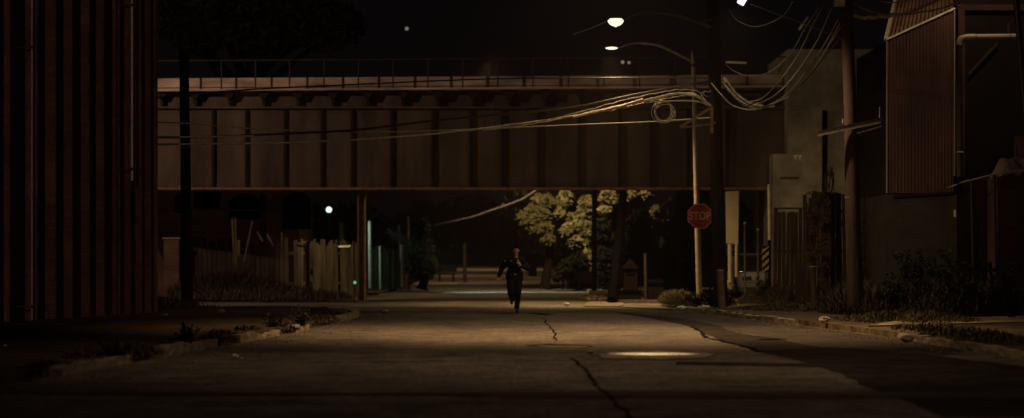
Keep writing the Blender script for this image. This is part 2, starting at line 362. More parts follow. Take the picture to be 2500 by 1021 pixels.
# raised pavements beside the road
def slab(name, poly, z0, z1, m):
    b = MB(); b.prism([(p[0], p[1], z0) for p in poly], (0, 0, z1-z0)); return structure(b.build(name, m))
slab('pavement', [(x-.17, y) for x, y in LK]+[(-9.8, 61.2), (-60, 61.2), (-60, 8)], -.05, .115, M['lot'])
slab('verge', [(x+.17, y) for x, y in RK[:-1]]+[(5.8, 62), (9.8, 66.8), (60, 68), (60, 8)], -.05, .10, M['dirt'])
slab('verge', [(-5.22, 90), (-5.22, 111.9), (-60, 111.9), (-60, 86.1)], -.05, .10, M['dirt'])
slab('verge', [(3.0, 72.3), (3.22, 100), (3.22, 111.9), (60, 111.9), (60, 84), (8.2, 70.2)], -.05, .12, M['dirt'])
# footpaths on the right
structure(MB().prism([(*p.xy, .09) for p in (G(1745, 763), G(2090, 750), G(2090, 743), G(1850, 748))], (0, 0, .035)).build('path_or_lit_patch', M['concrete_path']))
structure(MB().prism([(*p.xy, .09) for p in jag([G(2120, 812), G(2320, 806), G(2560, 800), G(2560, 785), G(2320, 790), G(2200, 797), G(2120, 812)], .04, 4, 61)[:-1]], (0, 0, .04)).build('path_or_lit_patch', M['concrete_path']))
# kerbs: separate stones, some sunk or missing on the left
def kerb_run(line, side, gaps, h, m, label, seed):
    rr = random.Random(seed); pts = curve_pts([Vector((*p, 0)) for p in line], 10); tot = 0; L = 1.8
    acc = []; last = pts[0]
    for p in pts[1:]:
        acc.append((last, p, (p-last).length)); last = p
    def at(s):
        for a, c, l in acc:
            if s <= l: return a.lerp(c, s/l), (c-a).normalized()
            s -= l
        return acc[-1][1], (acc[-1][1]-acc[-1][0]).normalized()
    total = sum(l for *_, l in acc); s = 0; par = thing('kerb', (line[2][0], line[2][1], 0), label, 'kerb'); 
    while s < total-L:
        a, _ = at(s+.02); c, _ = at(s+L-.02)
        if not any(g0 < a.y < g1 for g0, g1 in gaps):
            t = (c-a).normalized(); n = Vector((t.y, -t.x, 0))*side; hh = h+rr.uniform(-.02, .02)
            q = [a, c, c+n*.15, a+n*.15]; mb = MB(); q = [Vector((v.x, v.y, -.04)) for v in q]
            mb.add(q+[v+Vector((0, 0, .04+hh+rr.uniform(-.012, .012))) for v in q], [(3, 2, 1, 0), (4, 5, 6, 7), (0, 1, 5, 4), (1, 2, 6, 5), (2, 3, 7, 6), (3, 0, 4, 7)])
            o = mb.build('kerb_stone', m, par)
            bk = bmesh.new(); bk.from_mesh(o.data); bmesh.ops.subdivide_edges(bk, edges=bk.edges[:], cuts=7, use_grid_fill=True)
            for v in bk.verts:
                wv = v.co+par.location
                if v.co.z > .02:
                    v.co.z -= max(0, mnoise.noise(wv*2.3)+.15)*.11*(1 if side < 0 else .5)
                    v.co += Vector((mnoise.noise(wv*9), mnoise.noise(wv*9+Vector((5, 0, 0))), 0))*.022
            bk.to_mesh(o.data); bk.free()
        s += L
    return par
kerb_run(LK, -1, [(0, 25.6), (28.2, 30.6), (34.2, 35.6), (39.5, 41), (43, 48)], .13, M['kerb'], 'broken pale kerb along the pavement before the brick wall', 3)
kerb_run(RK[:-1], 1, [(0, 18), (38, 46)], .12, M['kerb'], 'low concrete kerb along the verge before the red metal building', 4)

# ------------------------------------------------------------ vegetation helpers
def leaves(clumps, n, size, seed, flat=.3, hollow=.35):
    rr = random.Random(seed); b = MB(); tot = sum(c[3]*c[4]*c[5] for c in clumps)
    for cx, cy, cz, rx, ry, rz in clumps:
        k = max(20, int(1.7*n*rx*ry*rz/tot))
        for _ in range(k):
            while True:
                d = Vector((rr.uniform(-1, 1), rr.uniform(-1, 1), rr.uniform(-1, 1)))
                l = d.length
                if hollow < l < 1: break
            px_, py_, pz_ = cx+d.x*rx, cy+d.y*ry, cz+d.z*rz; nz = mnoise.noise(Vector((px_*1.5, py_*1.5, (pz_+.35*abs(px_-cx))*4.2)))
            if nz < .02 and rr.random() < .9: continue
            p = Vector((cx+d.x*rx, cy+d.y*ry, cz+d.z*rz)); s = size*rr.uniform(.5, 1.3)
            a = (Vector((rr.uniform(-1, 1), rr.uniform(-1, 1), rr.uniform(-flat-.3, flat)))+Vector((d.x, d.y, -.2))*1.0).normalized(); u = a.cross(Vector((rr.uniform(-1, 1), rr.uniform(-1, 1), rr.uniform(-1, 1)))).normalized()
            b.add([p-a*s, p+u*s*.45, p+a*s, p-u*s*.45], [(0, 1, 2, 3)])
    return b
def tree(base, top_r, clumps, n, size, seed, leaf, label, branches=6, trunk_top=None, group=None, name='tree', r0=.22):
    rr = random.Random(seed+99); base = Vector(base); t = thing(name, base, label, 'tree', group)
    cc = sum((Vector(c[:3]) for c in clumps), Vector())/len(clumps); tt = Vector(trunk_top) if trunk_top else Vector((cc.x, cc.y, cc.z-.3))
    mb = MB(); mid = base.lerp(tt, .5)+Vector((rr.uniform(-.2, .2), 0, 0))
    mb.tube(curve_pts([base, mid, tt], 6), [r0*1.35]+[r0*(1-.6*i/12) for i in range(12)], 10)
    for c in clumps:
        s = mid.lerp(tt, rr.uniform(.2, 1)); e = Vector(c[:3]); m2 = s.lerp(e, .5)+Vector((0, 0, .2))
        mb.tube(curve_pts([s, m2, e], 4), [r0*.45*(1-.85*i/8) for i in range(9)], 6)
    mb.build('trunk', M['bark'], t, smooth=True)
    leaves(clumps, n, size, seed).build('crown', leaf, t)
    return t
def clump_px(l, D, depth):
    """(px, py, radius px x, radius px z[, dD])"""
    out = []
    for e in l:
        px, py, rx, rz = e[:4]; dd = D+(e[4] if len(e) > 4 else 0); p = P(px, py, dd); out.append((p.x, p.y, p.z, rx*dd/F, depth, rz*dd/F))
    return out
def grass_patch(name, regions, n, h, m, seed, label, z=.1, lean=.35):
    """regions: list of (x0,x1,y0,y1,density weight,height factor)"""
    rr = random.Random(seed); b = MB(); W = sum(r[4] for r in regions)
    for x0, x1, y0, y1, wt, hf in regions:
        for _ in range(int(n*wt/W)):
            while True:
                x = rr.uniform(x0, x1); y = rr.uniform(y0, y1)
                u = ((x-(x0+x1)/2)/((x1-x0)/2))**2+((y-(y0+y1)/2)/((y1-y0)/2))**2
                if u < 1 and mnoise.noise(Vector((x*1.7, y*1.1, seed))) > -.18: break
            hh = h*hf*rr.uniform(.35, 1.25)*(1.15-u*.8); a = rr.uniform(0, 6.28); wd = .014+.01*rr.random()
            t = Vector((math.cos(a), math.sin(a), 0)); s = Vector((-t.y, t.x, 0)); l = rr.uniform(.1, lean)*2*hh; p = Vector((x, y, z-.01))
            m1 = p+t*l*.35+Vector((0, 0, hh*.6)); e = p+t*l+Vector((0, 0, hh*(1-.3*lean)))
            b.add([p-s*wd, p+s*wd, m1+s*wd*.7, m1-s*wd*.7, e], [(0, 1, 2, 3), (3, 2, 4)])
    o = b.build(name, m); tag(o, label, 'grass', kind='stuff'); return o
def weed(base, h, n, seed, m, label, group=None, leaf=.05, spread=.25, name='weed'):
    rr = random.Random(seed); base = Vector(base); t = thing(name, base, label, 'weed', group); st = MB(); lf = MB()
    for _ in range(n):
        a = rr.uniform(0, 6.28); d = Vector((math.cos(a), math.sin(a), 0))*rr.uniform(.1, 1)*spread; hh = h*rr.uniform(.5, 1)
        pts = curve_pts([base, base+d*.4+Vector((0, 0, hh*.5)), base+d+Vector((0, 0, hh))], 4)
        st.tube(pts, [.008]*4+[.005]*5, 5)
        for p in pts[2:]:
            for _ in range(4):
                u = Vector((rr.uniform(-1, 1), rr.uniform(-1, 1), rr.uniform(-.4, .7))).normalized(); s = leaf*rr.uniform(.6, 1.5); q = p+u*s; w_ = u.cross(Vector((0, 0, 1))).normalized()*s*.4
                lf.add([p, q+w_, q+u*s, q-w_], [(0, 1, 2, 3)])
    st.build('stem', M['bark'], t); lf.build('foliage', m, t); return t

# ------------------------------------------------------------ left brick building with fins
bl = thing('brick_building', (-9.2, 49.5, 0), 'dark warehouse with a row of tall narrow brick fins beside the road', 'building')
A0 = Vector((-10.35, 43.4, 0)); A1 = Vector((-8.43, 54.3, 0)); wd = (A1-A0).normalized(); wn_ = Vector((wd.y, -wd.x, 0))
H = 12.0
def wallpt(s, o, z): return A0+wd*s+wn_*o+Vector((0, 0, z))
WL = (A1-A0).length
def quadbox(s0, s1, o0, o1, z0, z1, mb=None):
    mb = mb or MB(); return mb.prism([wallpt(s0, o0, z0), wallpt(s1, o0, z0), wallpt(s1, o1, z0), wallpt(s0, o1, z0)], (0, 0, z1-z0))
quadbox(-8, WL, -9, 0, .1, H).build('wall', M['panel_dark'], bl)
# fins measured where their near faces stand in the photograph
def s_at(px, off=0.0):
    # solve wall arc length where the wall line projects to px
    lo, hi = -8, WL+2
    for _ in range(50):
        m_ = (lo+hi)/2; p = wallpt(m_, off, 0); v = 1250+p.x*F/p.y
        if v < px: lo = m_
        else: hi = m_
    return lo
fins = [(9, .11), (62, .24), (110, .22), (155, .18), (197, .18), (234, .17), (274, .08), (284, .06), (303, .13), (330, .14), (352, .14)]
for px, pr in fins:
    s0 = s_at(px)
    quadbox(s0, s0+.07, .002, pr, .1, H-.02).build('fin', M['brick'], bl)
quadbox(WL-.02, WL+.14, -9.2, .06, .1, H-.03).build('corner_pier', M['brick'], bl)
quadbox(-8.2, WL+.3, -9.2, .34, H, H+.5).build('cornice', M['brick_dim'], bl)
def pipe_on_wall(px, z0, z1, r, m, label, group):
    s = s_at(px); p0 = wallpt(s, .30, z0); t = thing('drain_pipe', p0, label, 'pipe', group)
    mb = MB(); mb.tube([p0, p0+Vector((0, 0, z1-z0))], r, 12); mb.build('pipe', m, t, smooth=True)
    zz = z0+.3
    for k in range(3):
        cl = MB(); q = p0+Vector((0, 0, .25+k*(z1-z0-.5)/2)); cl.tube([q-Vector((0, 0, .03)), q+Vector((0, 0, .03))], r*1.25, 12); cl.bar(q, q-wn_*.3, .03, .03); cl.build('clamp', M['steel_dark'], t)
pipe_on_wall(291, Z(437, 51), 11, .028, M['flashing'], 'pale conduit pipe running up the brick fins, cut short at half height', 'conduit pipes on the brick building')
pipe_on_wall(43, .15, 11, .02, M['galv'], 'thin pale conduit pipe at the outer left end of the brick fins', 'conduit pipes on the brick building')

# ------------------------------------------------------------ railway viaduct
BD = 75.3
br = thing('railway_bridge', (-2, BD, 0), 'long riveted plate girder railway bridge crossing over the road', 'bridge')
def by(y): return Z(y, BD)
xl, xr = X(150, BD), X(1928, BD)
zb, zt = by(458), by(266)
MB().bb((xl, BD, zb), (xr, BD+.06, zt)).build('girder_web', M['girder'], br)
MB().bb((xl, BD-.22, by(464)), (xr, BD+.3, zb)).build('bottom_flange', M['rust'], br)
MB().bb((xl, BD-.20, zt), (xr, BD+.3, by(261))).build('top_flange', M['girder'], br)
MB().bb((xl, BD+.10, by(261)+.002), (xr, BD+.2, by(226))).build('fascia', M['girder'], br)
def slope(px): return 10-(px-380)*9/1400.      # the deck climbs a little to the right
def sloped(name, y0, y1, d0, d1, m):
    a, b_ = 150, 1928; return MB().prism([P(a, y0+slope(a), BD)*Vector((1, 0, 1)) if 0 else Vector((X(a, BD), BD+d0, by(y0+slope(a)))), Vector((X(b_, BD), BD+d0, by(y0+slope(b_)))), Vector((X(b_, BD), BD+d0, by(y1+slope(b_)))), Vector((X(a, BD), BD+d0, by(y1+slope(a))))], (0, d1-d0, 0)).build(name, m, br)
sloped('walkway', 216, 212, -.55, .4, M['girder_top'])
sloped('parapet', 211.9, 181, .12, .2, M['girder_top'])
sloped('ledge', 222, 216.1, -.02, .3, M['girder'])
for px in (521, 602, 696, 786, 860, 956, 1057, 1150, 1227, 1315, 1414, 1513, 1590, 1680, 1775):
    mb = MB(); x = X(px, BD); wv = .085 if px < 1000 else .11
    mb.box((x, BD-.065, (zb+zt)/2-.003), (wv, .125, zt-zb-.012)); mb.build('stiffener', M['girder_shade'], br)
for i in range(18):
    px = 397+i*82+i*i*.27; x = X(px, BD); mb = MB(); z1 = by(224); z0 = by(258)
    mb.box((x, BD-.02, (by(243)+z0)/2), (.10, .22, by(243)-z0-.01))
    mb.prism([(x-.17, BD-.3, z1-.02), (x+.17, BD-.3, z1-.02), (x+.17, BD-.3, z1-.07), (x+.06, BD-.3, by(243)), (x-.06, BD-.3, by(243)), (x-.17, BD-.3, z1-.09)], (0, .38, 0))
    mb.build('bracket', M['girder_shade'], br)
rp = MB()
for i in range(17):
    px = 463+i*82+i*i*.18; x = X(px, BD); y0 = by(213+slope(px)); y1 = by(143+slope(px)); 
    MB().box((x, BD-.5, (y0+y1)/2), (.045, .045, y1-y0)).build('rail_post', M['rust_dim'], br)
sloped('handrail', 143.5, 140.8, -.525, -.475, M['rust_dim'])
sloped('lower_rail', 209, 207, -.52, -.48, M['rust_dim'])
MB().bb((xl, BD+.4, by(428)), (xr, BD+7.5, by(200))).build('deck', M['girder_shade'], br)
# steel column
cx = X(885, 76); mb = MB(); cz = by(464)
mb.bb((cx-.15, 75.6, 0), (cx-.09, 75.9, cz)); mb.bb((cx-.09, 75.74, 0), (cx+.09, 75.77, cz)); mb.box((cx, 75.75, .02), (.45, .45, .04)); MB().bb((cx+.09, 75.58, .045), (cx+.14, 75.92, cz)).build('column_flange', M['rust_lit'], br)
mb.build('column', M['rust_col'], br)
for px, D in ((641, 80), (1862, 77)):
    cx = X(px, D); MB().bb((cx-.1, D, 0), (cx+.1, D+.25, Z(464, BD))).build('column', M['rust_dim'], br)
# riveted seam lines on the web
mb = MB()
for zz in (by(452), by(272)):
    mb.bb((xl+.1, BD-.016, zz-.03), (xr-.1, BD-.003, zz+.03))
    mb.build('seam_angle', M['girder'], br); mb = MB()
# abutment right
ab = thing('bridge_abutment', (X(2000, 74), 74, 0), 'stepped pale concrete abutment wall at the end of the railway bridge', 'abutment')
D = 74.2
MB().prism([(X(1887, D), D, 0), (X(2230, D), D, 0), (X(2230, D), D, Z(120, D)), (X(1925, D), D, Z(120, D)), (X(1925, D), D, Z(376, D)), (X(1887, D), D, Z(376, D))], (0, 6, 0)).build('wall', M['concrete'], ab)
MB().bb((X(2007, D), D-.12, .1), (X(2019, D), D-.003, Z(270, D))).build('drain_channel', M['black'], ab)
for px in (2101, 2121, 2144):
    MB().tube([(X(px, D), D-.1, .1), (X(px, D), D-.1, Z(322, D))], .05, 8).build('pipe', M['pipe_dim'], ab)
MB().bb((X(1905, D), D-.06, Z(436, D)), (X(1950, D), D-.003, Z(432, D))).build('ledge', M['pipe_dim'], ab)
rr = random.Random(5)
for px, py, s in ((1942, 384, .07), (1953, 384, .07), (2105, 380, .05), (2148, 379, .07), (2112, 388, .05)):
    x, z = X(px, D), Z(py, D); MB().prism([(x-s, D-.004, z+s), (x+s, D-.004, z+s*.9), (x+s*.4, D-.004, z-s*.2), (x, D-.004, z-s*1.8), (x-s*.5, D-.004, z-s*.3)], (0, .003, 0)).build('mineral_stain', M['flashing'], ab)

# ------------------------------------------------------------ poles, lamps
def pole(name, p_top, p_base, r_top, r_base, m, label, cat='utility pole', group=None, n=14, wob=.0):
    base = Vector(p_base); t = thing(name, base, label, cat, group); tp = Vector(p_top); pts = [base.lerp(tp, i/8) for i in range(9)]
    rr = random.Random(int(base.x*100))
    for i in range(1, 8): pts[i] += Vector((rr.uniform(-wob, wob), 0, 0))
    MB().tube(pts, [r_base+(r_top-r_base)*i/8 for i in range(9)], n).build('pole', m, t, smooth=True); return t
# pole with the two-lamp group
uA = pole('utility_pole', P(1737, -120, 60), (X(1760, 60), 60, .08), .15, .18, M['wood_dark'], 'thick dark wooden utility pole right of the stop sign, carrying the cable bundle', group='wooden utility poles', wob=.02)
mb = MB(); mb.bb((X(1734, 59.75), 59.7, Z(325, 59.7)), (X(1741, 59.75), 59.82, Z(258, 59.7)))
mb.bar(P(1736, 263, 59.76), P(1660, 311, 59.76), .07, .07); mb.bar(P(1736, 303, 59.76), P(1662, 312, 59.76), .06, .05); mb.bar(P(1741, 300, 59.8), P(1752, 300, 59.95), .06, .06)
mb.build('bracket', M['rust_col'], uA)
MB().tube([P(1772, 152, 59.8), P(1800, 153, 59.8), P(1822, 154, 59.8)], .035, 8).build('insulator_arm', M['galv'], uA)
rA = thing('street_lamp', P(1737, 65, 60), 'upper street lamp with a glowing drop bowl on a long arm of the wooden pole', 'street lamp', 'street lamps over the road')
MB().tube(curve_pts([P(1737, 68, 59.8), P(1705, 56, 59.8), P(1655, 38, 59.8), P(1600, 30, 59.8), P(1560, 33, 59.8), P(1528, 45, 59.8)], 6), [.045]*20+[.03]*11, 8).build('arm', M['pipe_dim'], rA, smooth=True)
MB().tube([P(1738, 48, 59.8), P(1712, 53, 59.8)], .02, 6).build('arm_brace', M['pipe_dim'], rA)
hA = P(1503, 47, 59.8)
MB().ell(hA+Vector((.0, 0, .02)), (.28, .19, .10), 18, 8).build('lamp_housing', M['steel_dark'], rA, smooth=True)
prof = [(.215*math.cos(a), -.185*math.sin(a)) for a in [math.pi/2*i/8 for i in range(8)]]+[(.01, -.205)]
o = MB().lathe(hA+Vector((0, 0, .0)), prof, 24).build('lamp_bowl', M['lamp_warm'], rA, smooth=True)
spot(hA+Vector((0, 0, -.3)), (hA.x, hA.y, 0), 440, SODIUM, 152, 1.0, .18, rA)
# galvanised pole with stop sign and far lamp
gB = thing('street_lamp', (X(1708, 69), 69, .1), 'lower street lamp on the slim grey pole that carries the stop sign', 'street lamp', 'street lamps over the road')
MB().tube([(X(1708, 69), 69, .08), P(1703, 560, 69), P(1697, 330, 69), P(1693, 160, 69)], [.095, .085, .075, .065], 14).build('pole', M['galv'], gB, smooth=True)
MB().tube([P(1693, 160, 69), P(1691, 140, 69), P(1689, 124, 69)], [.07, .05, .015], 10).build('pole_cap', M['galv'], gB, smooth=True)
MB().tube([P(1694, 163, 69), P(1693, 156, 69)], .085, 12).build('collar', M['steel_dark'], gB)
MB().tube(curve_pts([P(1693, 152, 69), P(1655, 132, 69), P(1610, 112, 69), P(1575, 106, 69), P(1543, 107, 69), P(1512, 116, 69)], 6), [.04]*20+[.028]*11, 8).build('arm', M['arm'], gB, smooth=True)
hB = P(1493, 117, 69)
MB().ell(hB+Vector((0, 0, .03)), (.26, .16, .06), 18, 8).build('lamp_housing', M['steel_dark'], gB, smooth=True)
MB().ell(hB+Vector((0, -.02, .0)), (.19, .14, .055), 18, 8).build('lamp_lens', M['lamp_warm'], gB, smooth=True)
spot(hB+Vector((0, 0, -.15)), (hB.x-.3, hB.y+1.0, 0), 3000, SODIUM, 97, .8, .15, gB)
# stop sign
sc_ = P(1709, 528, 68.75); sg = thing('stop_sign', sc_, 'red octagonal stop sign with white letters fixed to the slim grey pole', 'stop sign')
def octo(r, y): return [(sc_.x+r*math.cos(math.pi/8+k*math.pi/4), y, sc_.z+r*math.sin(math.pi/8+k*math.pi/4)) for k in range(8)]
MB().prism(octo(.395, sc_.y), (0, .012, 0)).build('sign_plate', M['sign_white'], sg)
MB().prism(octo(.372, sc_.y-.004), (0, .003, 0)).build('sign_face', M['sign_red'], sg)
def text_mesh(txt, size, loc, m, parent, sx=1.0, ext=.002):
    c = bpy.data.curves.new('letters', 'FONT'); c.body = txt; c.size = size; c.align_x = 'CENTER'; c.align_y = 'CENTER'; c.extrude = ext; c.offset = .006
    o = bpy.data.objects.new('letters', c); C.objects.link(o); dg = bpy.context.evaluated_depsgraph_get(); me = bpy.data.meshes.new_from_object(o.evaluated_get(dg)); bpy.data.objects.remove(o)
    me.materials.append(m); q = bpy.data.objects.new('letters', me); C.objects.link(q); q.parent = parent
    q.location = Vector(loc)-parent_loc(parent); q.rotation_euler = (R(90), 0, 0); q.scale = (sx, 1, 1); return q
text_mesh('STOP', .34, (sc_.x, sc_.y-.008, sc_.z), M['sign_white'], sg, .80)
# right pole
uR = pole('utility_pole', P(2063, -150, 52), (X(2090, 52), 52, .08), .115, .19, M['wood_pole'], 'brown wooden utility pole with a cross arm and a pale box near its top', group='wooden utility poles', wob=.012)
bx = thing('equipment_box', P(2049, 18, 51.8), 'small pale equipment box bolted near the top of the brown wooden pole', 'box')
MB().bb((X(2037, 51.7), 51.55, Z(19, 51.7)), (X(2061, 51.7), 51.8, Z(-14, 51.7))).build('box', M['flashing'], bx).modifiers.new('b', 'BEVEL').width = .01
MB().bb((X(2035, 51.7), 51.53, Z(22, 51.7)), (X(2063, 51.7), 51.84, Z(19.2, 51.7))).build('box_base', M['steel_dark'], bx)
mb = MB(); mb.bar(P(1996, 326, 51.75), P(2156, 291, 51.75), .09, .09); mb.build('cross_arm', M['rust_dim'], uR)
MB().bar(P(1996, 331, 51.70), P(2150, 299, 51.70), .03, .045).build('arm_edge', M['arm'], uR)
MB().bar(P(2092, 326, 51.8), P(2153, 308, 51.8), .03, .035).build('arm_brace', M['flashing'], uR)
MB().tube([P(2058, 302, 51.75), P(2058, 290, 51.75)], .02, 6).build('insulator', M['galv'], uR)
MB().tube([P(2147, 292, 51.75), P(2148, 262, 51.75)], .012, 6).build('insulator', M['galv'], uR)
MB().box(P(2068, 482, 51.7), (.09, .06, .02)).build('metal_tag', M['flashing'], uR)
# third lamp hanging at the upper frame edge
lC = thing('street_lamp', P(1813, 4, 51), 'tilted violet white lamp on a thin rod reaching out from the brown pole', 'street lamp', 'street lamps over the road')
MB().tube(curve_pts([P(1832, 10, 51), P(1890, 32, 51), P(1960, 57, 51.4), P(2062, 98, 51.9)], 5), .014, 8).build('arm', M['arm'], lC)
a_, b_ = P(1807, 10, 51), P(1822, -16, 51)
MB().tube([a_, b_], .085, 14).build('lamp_tube', M['lamp_violet'], lC, smooth=True)
MB().tube([b_, b_+(b_-a_)*.4], .1, 14).build('lamp_housing', M['steel_dark'], lC, smooth=True)
spot(a_+Vector((-.05, -.05, -.1)), (4.2, 54.0, 0), 560, (1, .72, .42), 156, .8, .1, lC)
spot(a_+Vector((.15, .1, -.1)), (6.2, 58.5, 5.6), 190, (1, .80, .52), 46, 1.0, .06, lC)
# left pole
pole('utility_pole', P(449, 126, 60), (X(457, 60), 60, .1), .12, .15, M['wood_dark'], 'black wooden utility pole next to the brick building corner, before the girder', group='wooden utility poles', wob=.01)
pole('timber_prop', P(1522, 467, 75.5), (X(1494, 71.5), 71.5, .1), .13, .15, M['black'], 'leaning dark timber prop under the girder, left of the small gabled booth', 'prop')
# lamp behind the girder on its pole
lh = thing('street_lamp', (X(1450, 94), 94, .1), 'thin dark pole left of the leaning timber prop, its lamp hidden behind the girder', 'street lamp', 'street lamps over the road')
MB().tube([(X(1450, 94), 94, .1), (X(1452, 94), 94, 8.6)], [.11, .08], 10).build('pole', M['wood_dark'], lh, smooth=True)
MB().tube(curve_pts([(X(1452, 94), 94, 8.3), (X(1452, 94), 93.2, 8.5), (3.4, 92.3, 8.3)], 5), .04, 8).build('arm', M['arm'], lh)
MB().ell((3.4, 92, 8.25), (.2, .3, .08)).build('lamp_housing', M['steel_dark'], lh, smooth=True)

# ------------------------------------------------------------ cables
NC = [0]
def cable(pts, D, r, m, label, n=8, group='cables strung between the poles', dd=None, wob=0):
    ps = [P(p[0], p[1], (p[2] if len(p) > 2 else D)) for p in pts]; c = curve_pts(ps, n); rr = random.Random(NC[0]); NC[0] += 1
    if wob: c = [p+Vector((0, rr.uniform(-wob, wob), rr.uniform(-wob, wob))) if 0 < i < len(c)-1 else p for i, p in enumerate(c)]
    o = MB().tube(c, r, 8).build('overhead_cable', m, loc=c[0], smooth=True); tag(o, label, 'cable', group); return o
def tail(): return None
cable([(330, 353), (480, 352), (640, 350), (800, 345), (960, 335), (1100, 323), (1250, 305), (1380, 287), (1470, 268), (1560, 248), (1640, 232), (1685, 228), (1712, 240), (1735, 258, 59.7)], 59.5, .026, M['cable_pale'], 'thick pale cable bundle sagging across the whole girder to the thick dark pole', 8, wob=.008)
cable([(1470, 272), (1530, 256), (1600, 240), (1650, 229), (1700, 233)], 59.4, .038, M['cable_pale'], 'bulging pale sleeve of the cable bundle beside the grey lamp pole', 8, wob=.012)
cable([(1400, 287), (1440, 277), (1480, 268), (1520, 259), (1570, 243)], 59.35, .032, M['cable_grey'], 'grey lashed section of the bundle left of the cable coil', 8, wob=.012)
cable([(330, 336), (480, 335), (640, 329), (860, 318), (1050, 296), (1250, 277), (1400, 262), (1540, 233), (1640, 214), (1692, 205), (1745, 198, 60)], 59.6, .028, M['cable'], 'black cable running just above the pale bundle to the thick dark pole', 8)
cable([(330, 334), (480, 334.5), (560, 333), (620, 332)], 59.5, .022, M['cable_pale'], 'short pale cable length between the brick corner and the black pole', 6)
cable([(330, 297), (470, 302), (600, 313), (760, 320), (950, 322), (1150, 316), (1400, 305), (1600, 297), (1740, 287, 59.9)], 59.7, .016, M['cable_grey'], 'thin grey cable hanging lowest under the pale bundle', 8)
cable([(330, 245), (560, 222), (900, 205), (1200, 193), (1500, 190), (1745, 190, 60)], 59.9, .02, M['cable'], 'thin black cable crossing in front of the bridge parapet', 8)
cable([(1180, 318), (1300, 303), (1400, 283), (1480, 272), (1560, 254), (1630, 240), (1690, 234), (1722, 252), (1738, 262, 59.8)], 59.45, .012, M['cable_grey'], 'thin strand lashed under the pale bundle near the lamp pole', 8, wob=.014)
cable([(1240, 306), (1340, 292), (1430, 270), (1520, 246), (1600, 228), (1660, 219), (1700, 222), (1728, 236, 59.8)], 59.4, .012, M['cable_grey'], 'thin strand riding on top of the pale bundle near the lamp pole', 8, wob=.014)
cable([(1690, 229, 59.4), (1706, 236, 59.4), (1722, 246, 59.5), (1712, 228, 59.6), (1735, 222, 59.8)], 59.4, .014, M['cable_grey'], 'crooked loose end between the grey lamp pole and the thick dark pole', 8, wob=.02)
cable([(1490, 262), (1560, 252), (1640, 247), (1700, 248), (1740, 262, 59.8)], 59.6, .02, M['cable_grey'], 'short grey cable level with the top of the cable coil', 8)
cable([(1400, 84), (1445, 68), (1478, 54)], 59.8, .008, M['cable_grey'], 'hair thin wire leaving the drop bowl lamp to the left', 6)
cable([(2045, 50, 52), (2018, 100, 54), (1975, 165, 56), (1925, 225, 58), (1880, 255), (1835, 265), (1795, 240), (1767, 193, 59.8)], 59, .016, M['cable_grey'], 'grey cable looping deepest but one between the two thick poles', 9, wob=.006)
cable([(2052, 66, 52), (2025, 110, 54), (1990, 165, 56), (1945, 215, 58), (1890, 252), (1840, 268), (1790, 258), (1760, 230), (1737, 203, 59.8)], 58.8, .016, M['cable_grey'], 'grey cable hanging as the deepest loop between the two thick poles', 9, wob=.006)
cable([(2052, 92, 52), (2010, 142, 54), (1960, 202, 56), (1915, 240, 58), (1860, 262), (1820, 250), (1788, 222), (1770, 198, 59.8)], 58.6, .018, M['cable'], 'black cable inside the bundle of deep loops at the thick dark pole', 9, wob=.006)
cable([(1998, 20, 53), (1965, 70, 54), (1930, 130, 57), (1880, 175, 58), (1830, 185), (1795, 175), (1772, 158, 59.8)], 59, .011, M['cable_grey'], 'thin cable loop ending at the insulator arm', 9)
cable([(1770, 192, 59.7), (1785, 215, 59.7), (1800, 232, 59.7), (1830, 252, 59.5), (1860, 258, 59.2)], 59, .04, M['cable_grey'], 'thick lashed cable end hanging off the thick dark pole', 7, wob=.012)
cable([(1780, 25, 59.8), (1800, 50), (1840, 65), (1880, 56), (1915, 35), (1935, 5, 57)], 59, .011, M['cable_grey'], 'small shallow cable loop below the tilted violet lamp', 8)
cable([(2016, -10, 53), (1990, 40, 54), (1962, 105, 56), (1920, 175, 57), (1870, 235, 58.5), (1820, 262)], 58, .014, M['cable'], 'thin black cable falling steeply through the gap between thick poles', 8)
cable([(2083, 8, 52), (2120, 26), (2170, 36), (2225, 28), (2300, -4)], 51.5, .024, M['cable_grey'], 'upper grey cable from the brown pole over the red metal building', 8, wob=.006)
cable([(2086, 40, 52), (2120, 43), (2170, 40), (2230, 33), (2300, 20), (2372, -8)], 51.5, .02, M['cable_grey'], 'lower grey cable from the brown pole over the red metal building', 8, wob=.006)
cable([(2086, 38, 51.8), (2110, 42), (2150, 41), (2185, 36)], 51.4, .045, M['cable_pale'], 'frayed thick cable end lashed right of the brown pole', 8, wob=.02)
cable([(2130, -6, 52), (2165, 6), (2210, 3), (2240, -8)], 51.5, .012, M['cable_grey'], 'short thin cable touching the top edge above the red metal building', 6)
cable([(1312, 462), (1280, 483), (1245, 498), (1200, 513), (1150, 530), (1060, 550)], 99, .045, M['cable_dim'], 'thick service cable seen below the girder left of the lit tree', 8)
cable([(2050, 58, 52), (2000, 150, 55), (1950, 215, 57), (1905, 246, 58), (1850, 262), (1805, 248), (1775, 214), (1764, 200, 59.8)], 58.9, .016, M['cable_grey'], 'thin cable threaded just above the two deepest loops', 9, wob=.008)
cable([(2030, 22, 52), (2006, 76, 53), (1992, 105, 54), (1950, 170, 56), (1900, 226, 57), (1850, 252), (1800, 236), (1772, 196, 59.8)], 58.9, .016, M['cable_grey'], 'kinked cable dropping from under the pale box to the thick dark pole', 9, wob=.012)
cable([(2010, 14, 53), (1985, 60, 54), (1950, 130, 56), (1905, 195, 57), (1860, 240), (1815, 250)], 58.7, .012, M['cable_grey'], 'fine cable on the left side of the dense looping bundle', 9)
cable([(1972, 42, 53), (1960, 60, 53.4), (1952, 72, 53.8)], 53.5, .03, M['cable_pale'], 'short pale splice on the steep thin cables', 5, wob=.01)
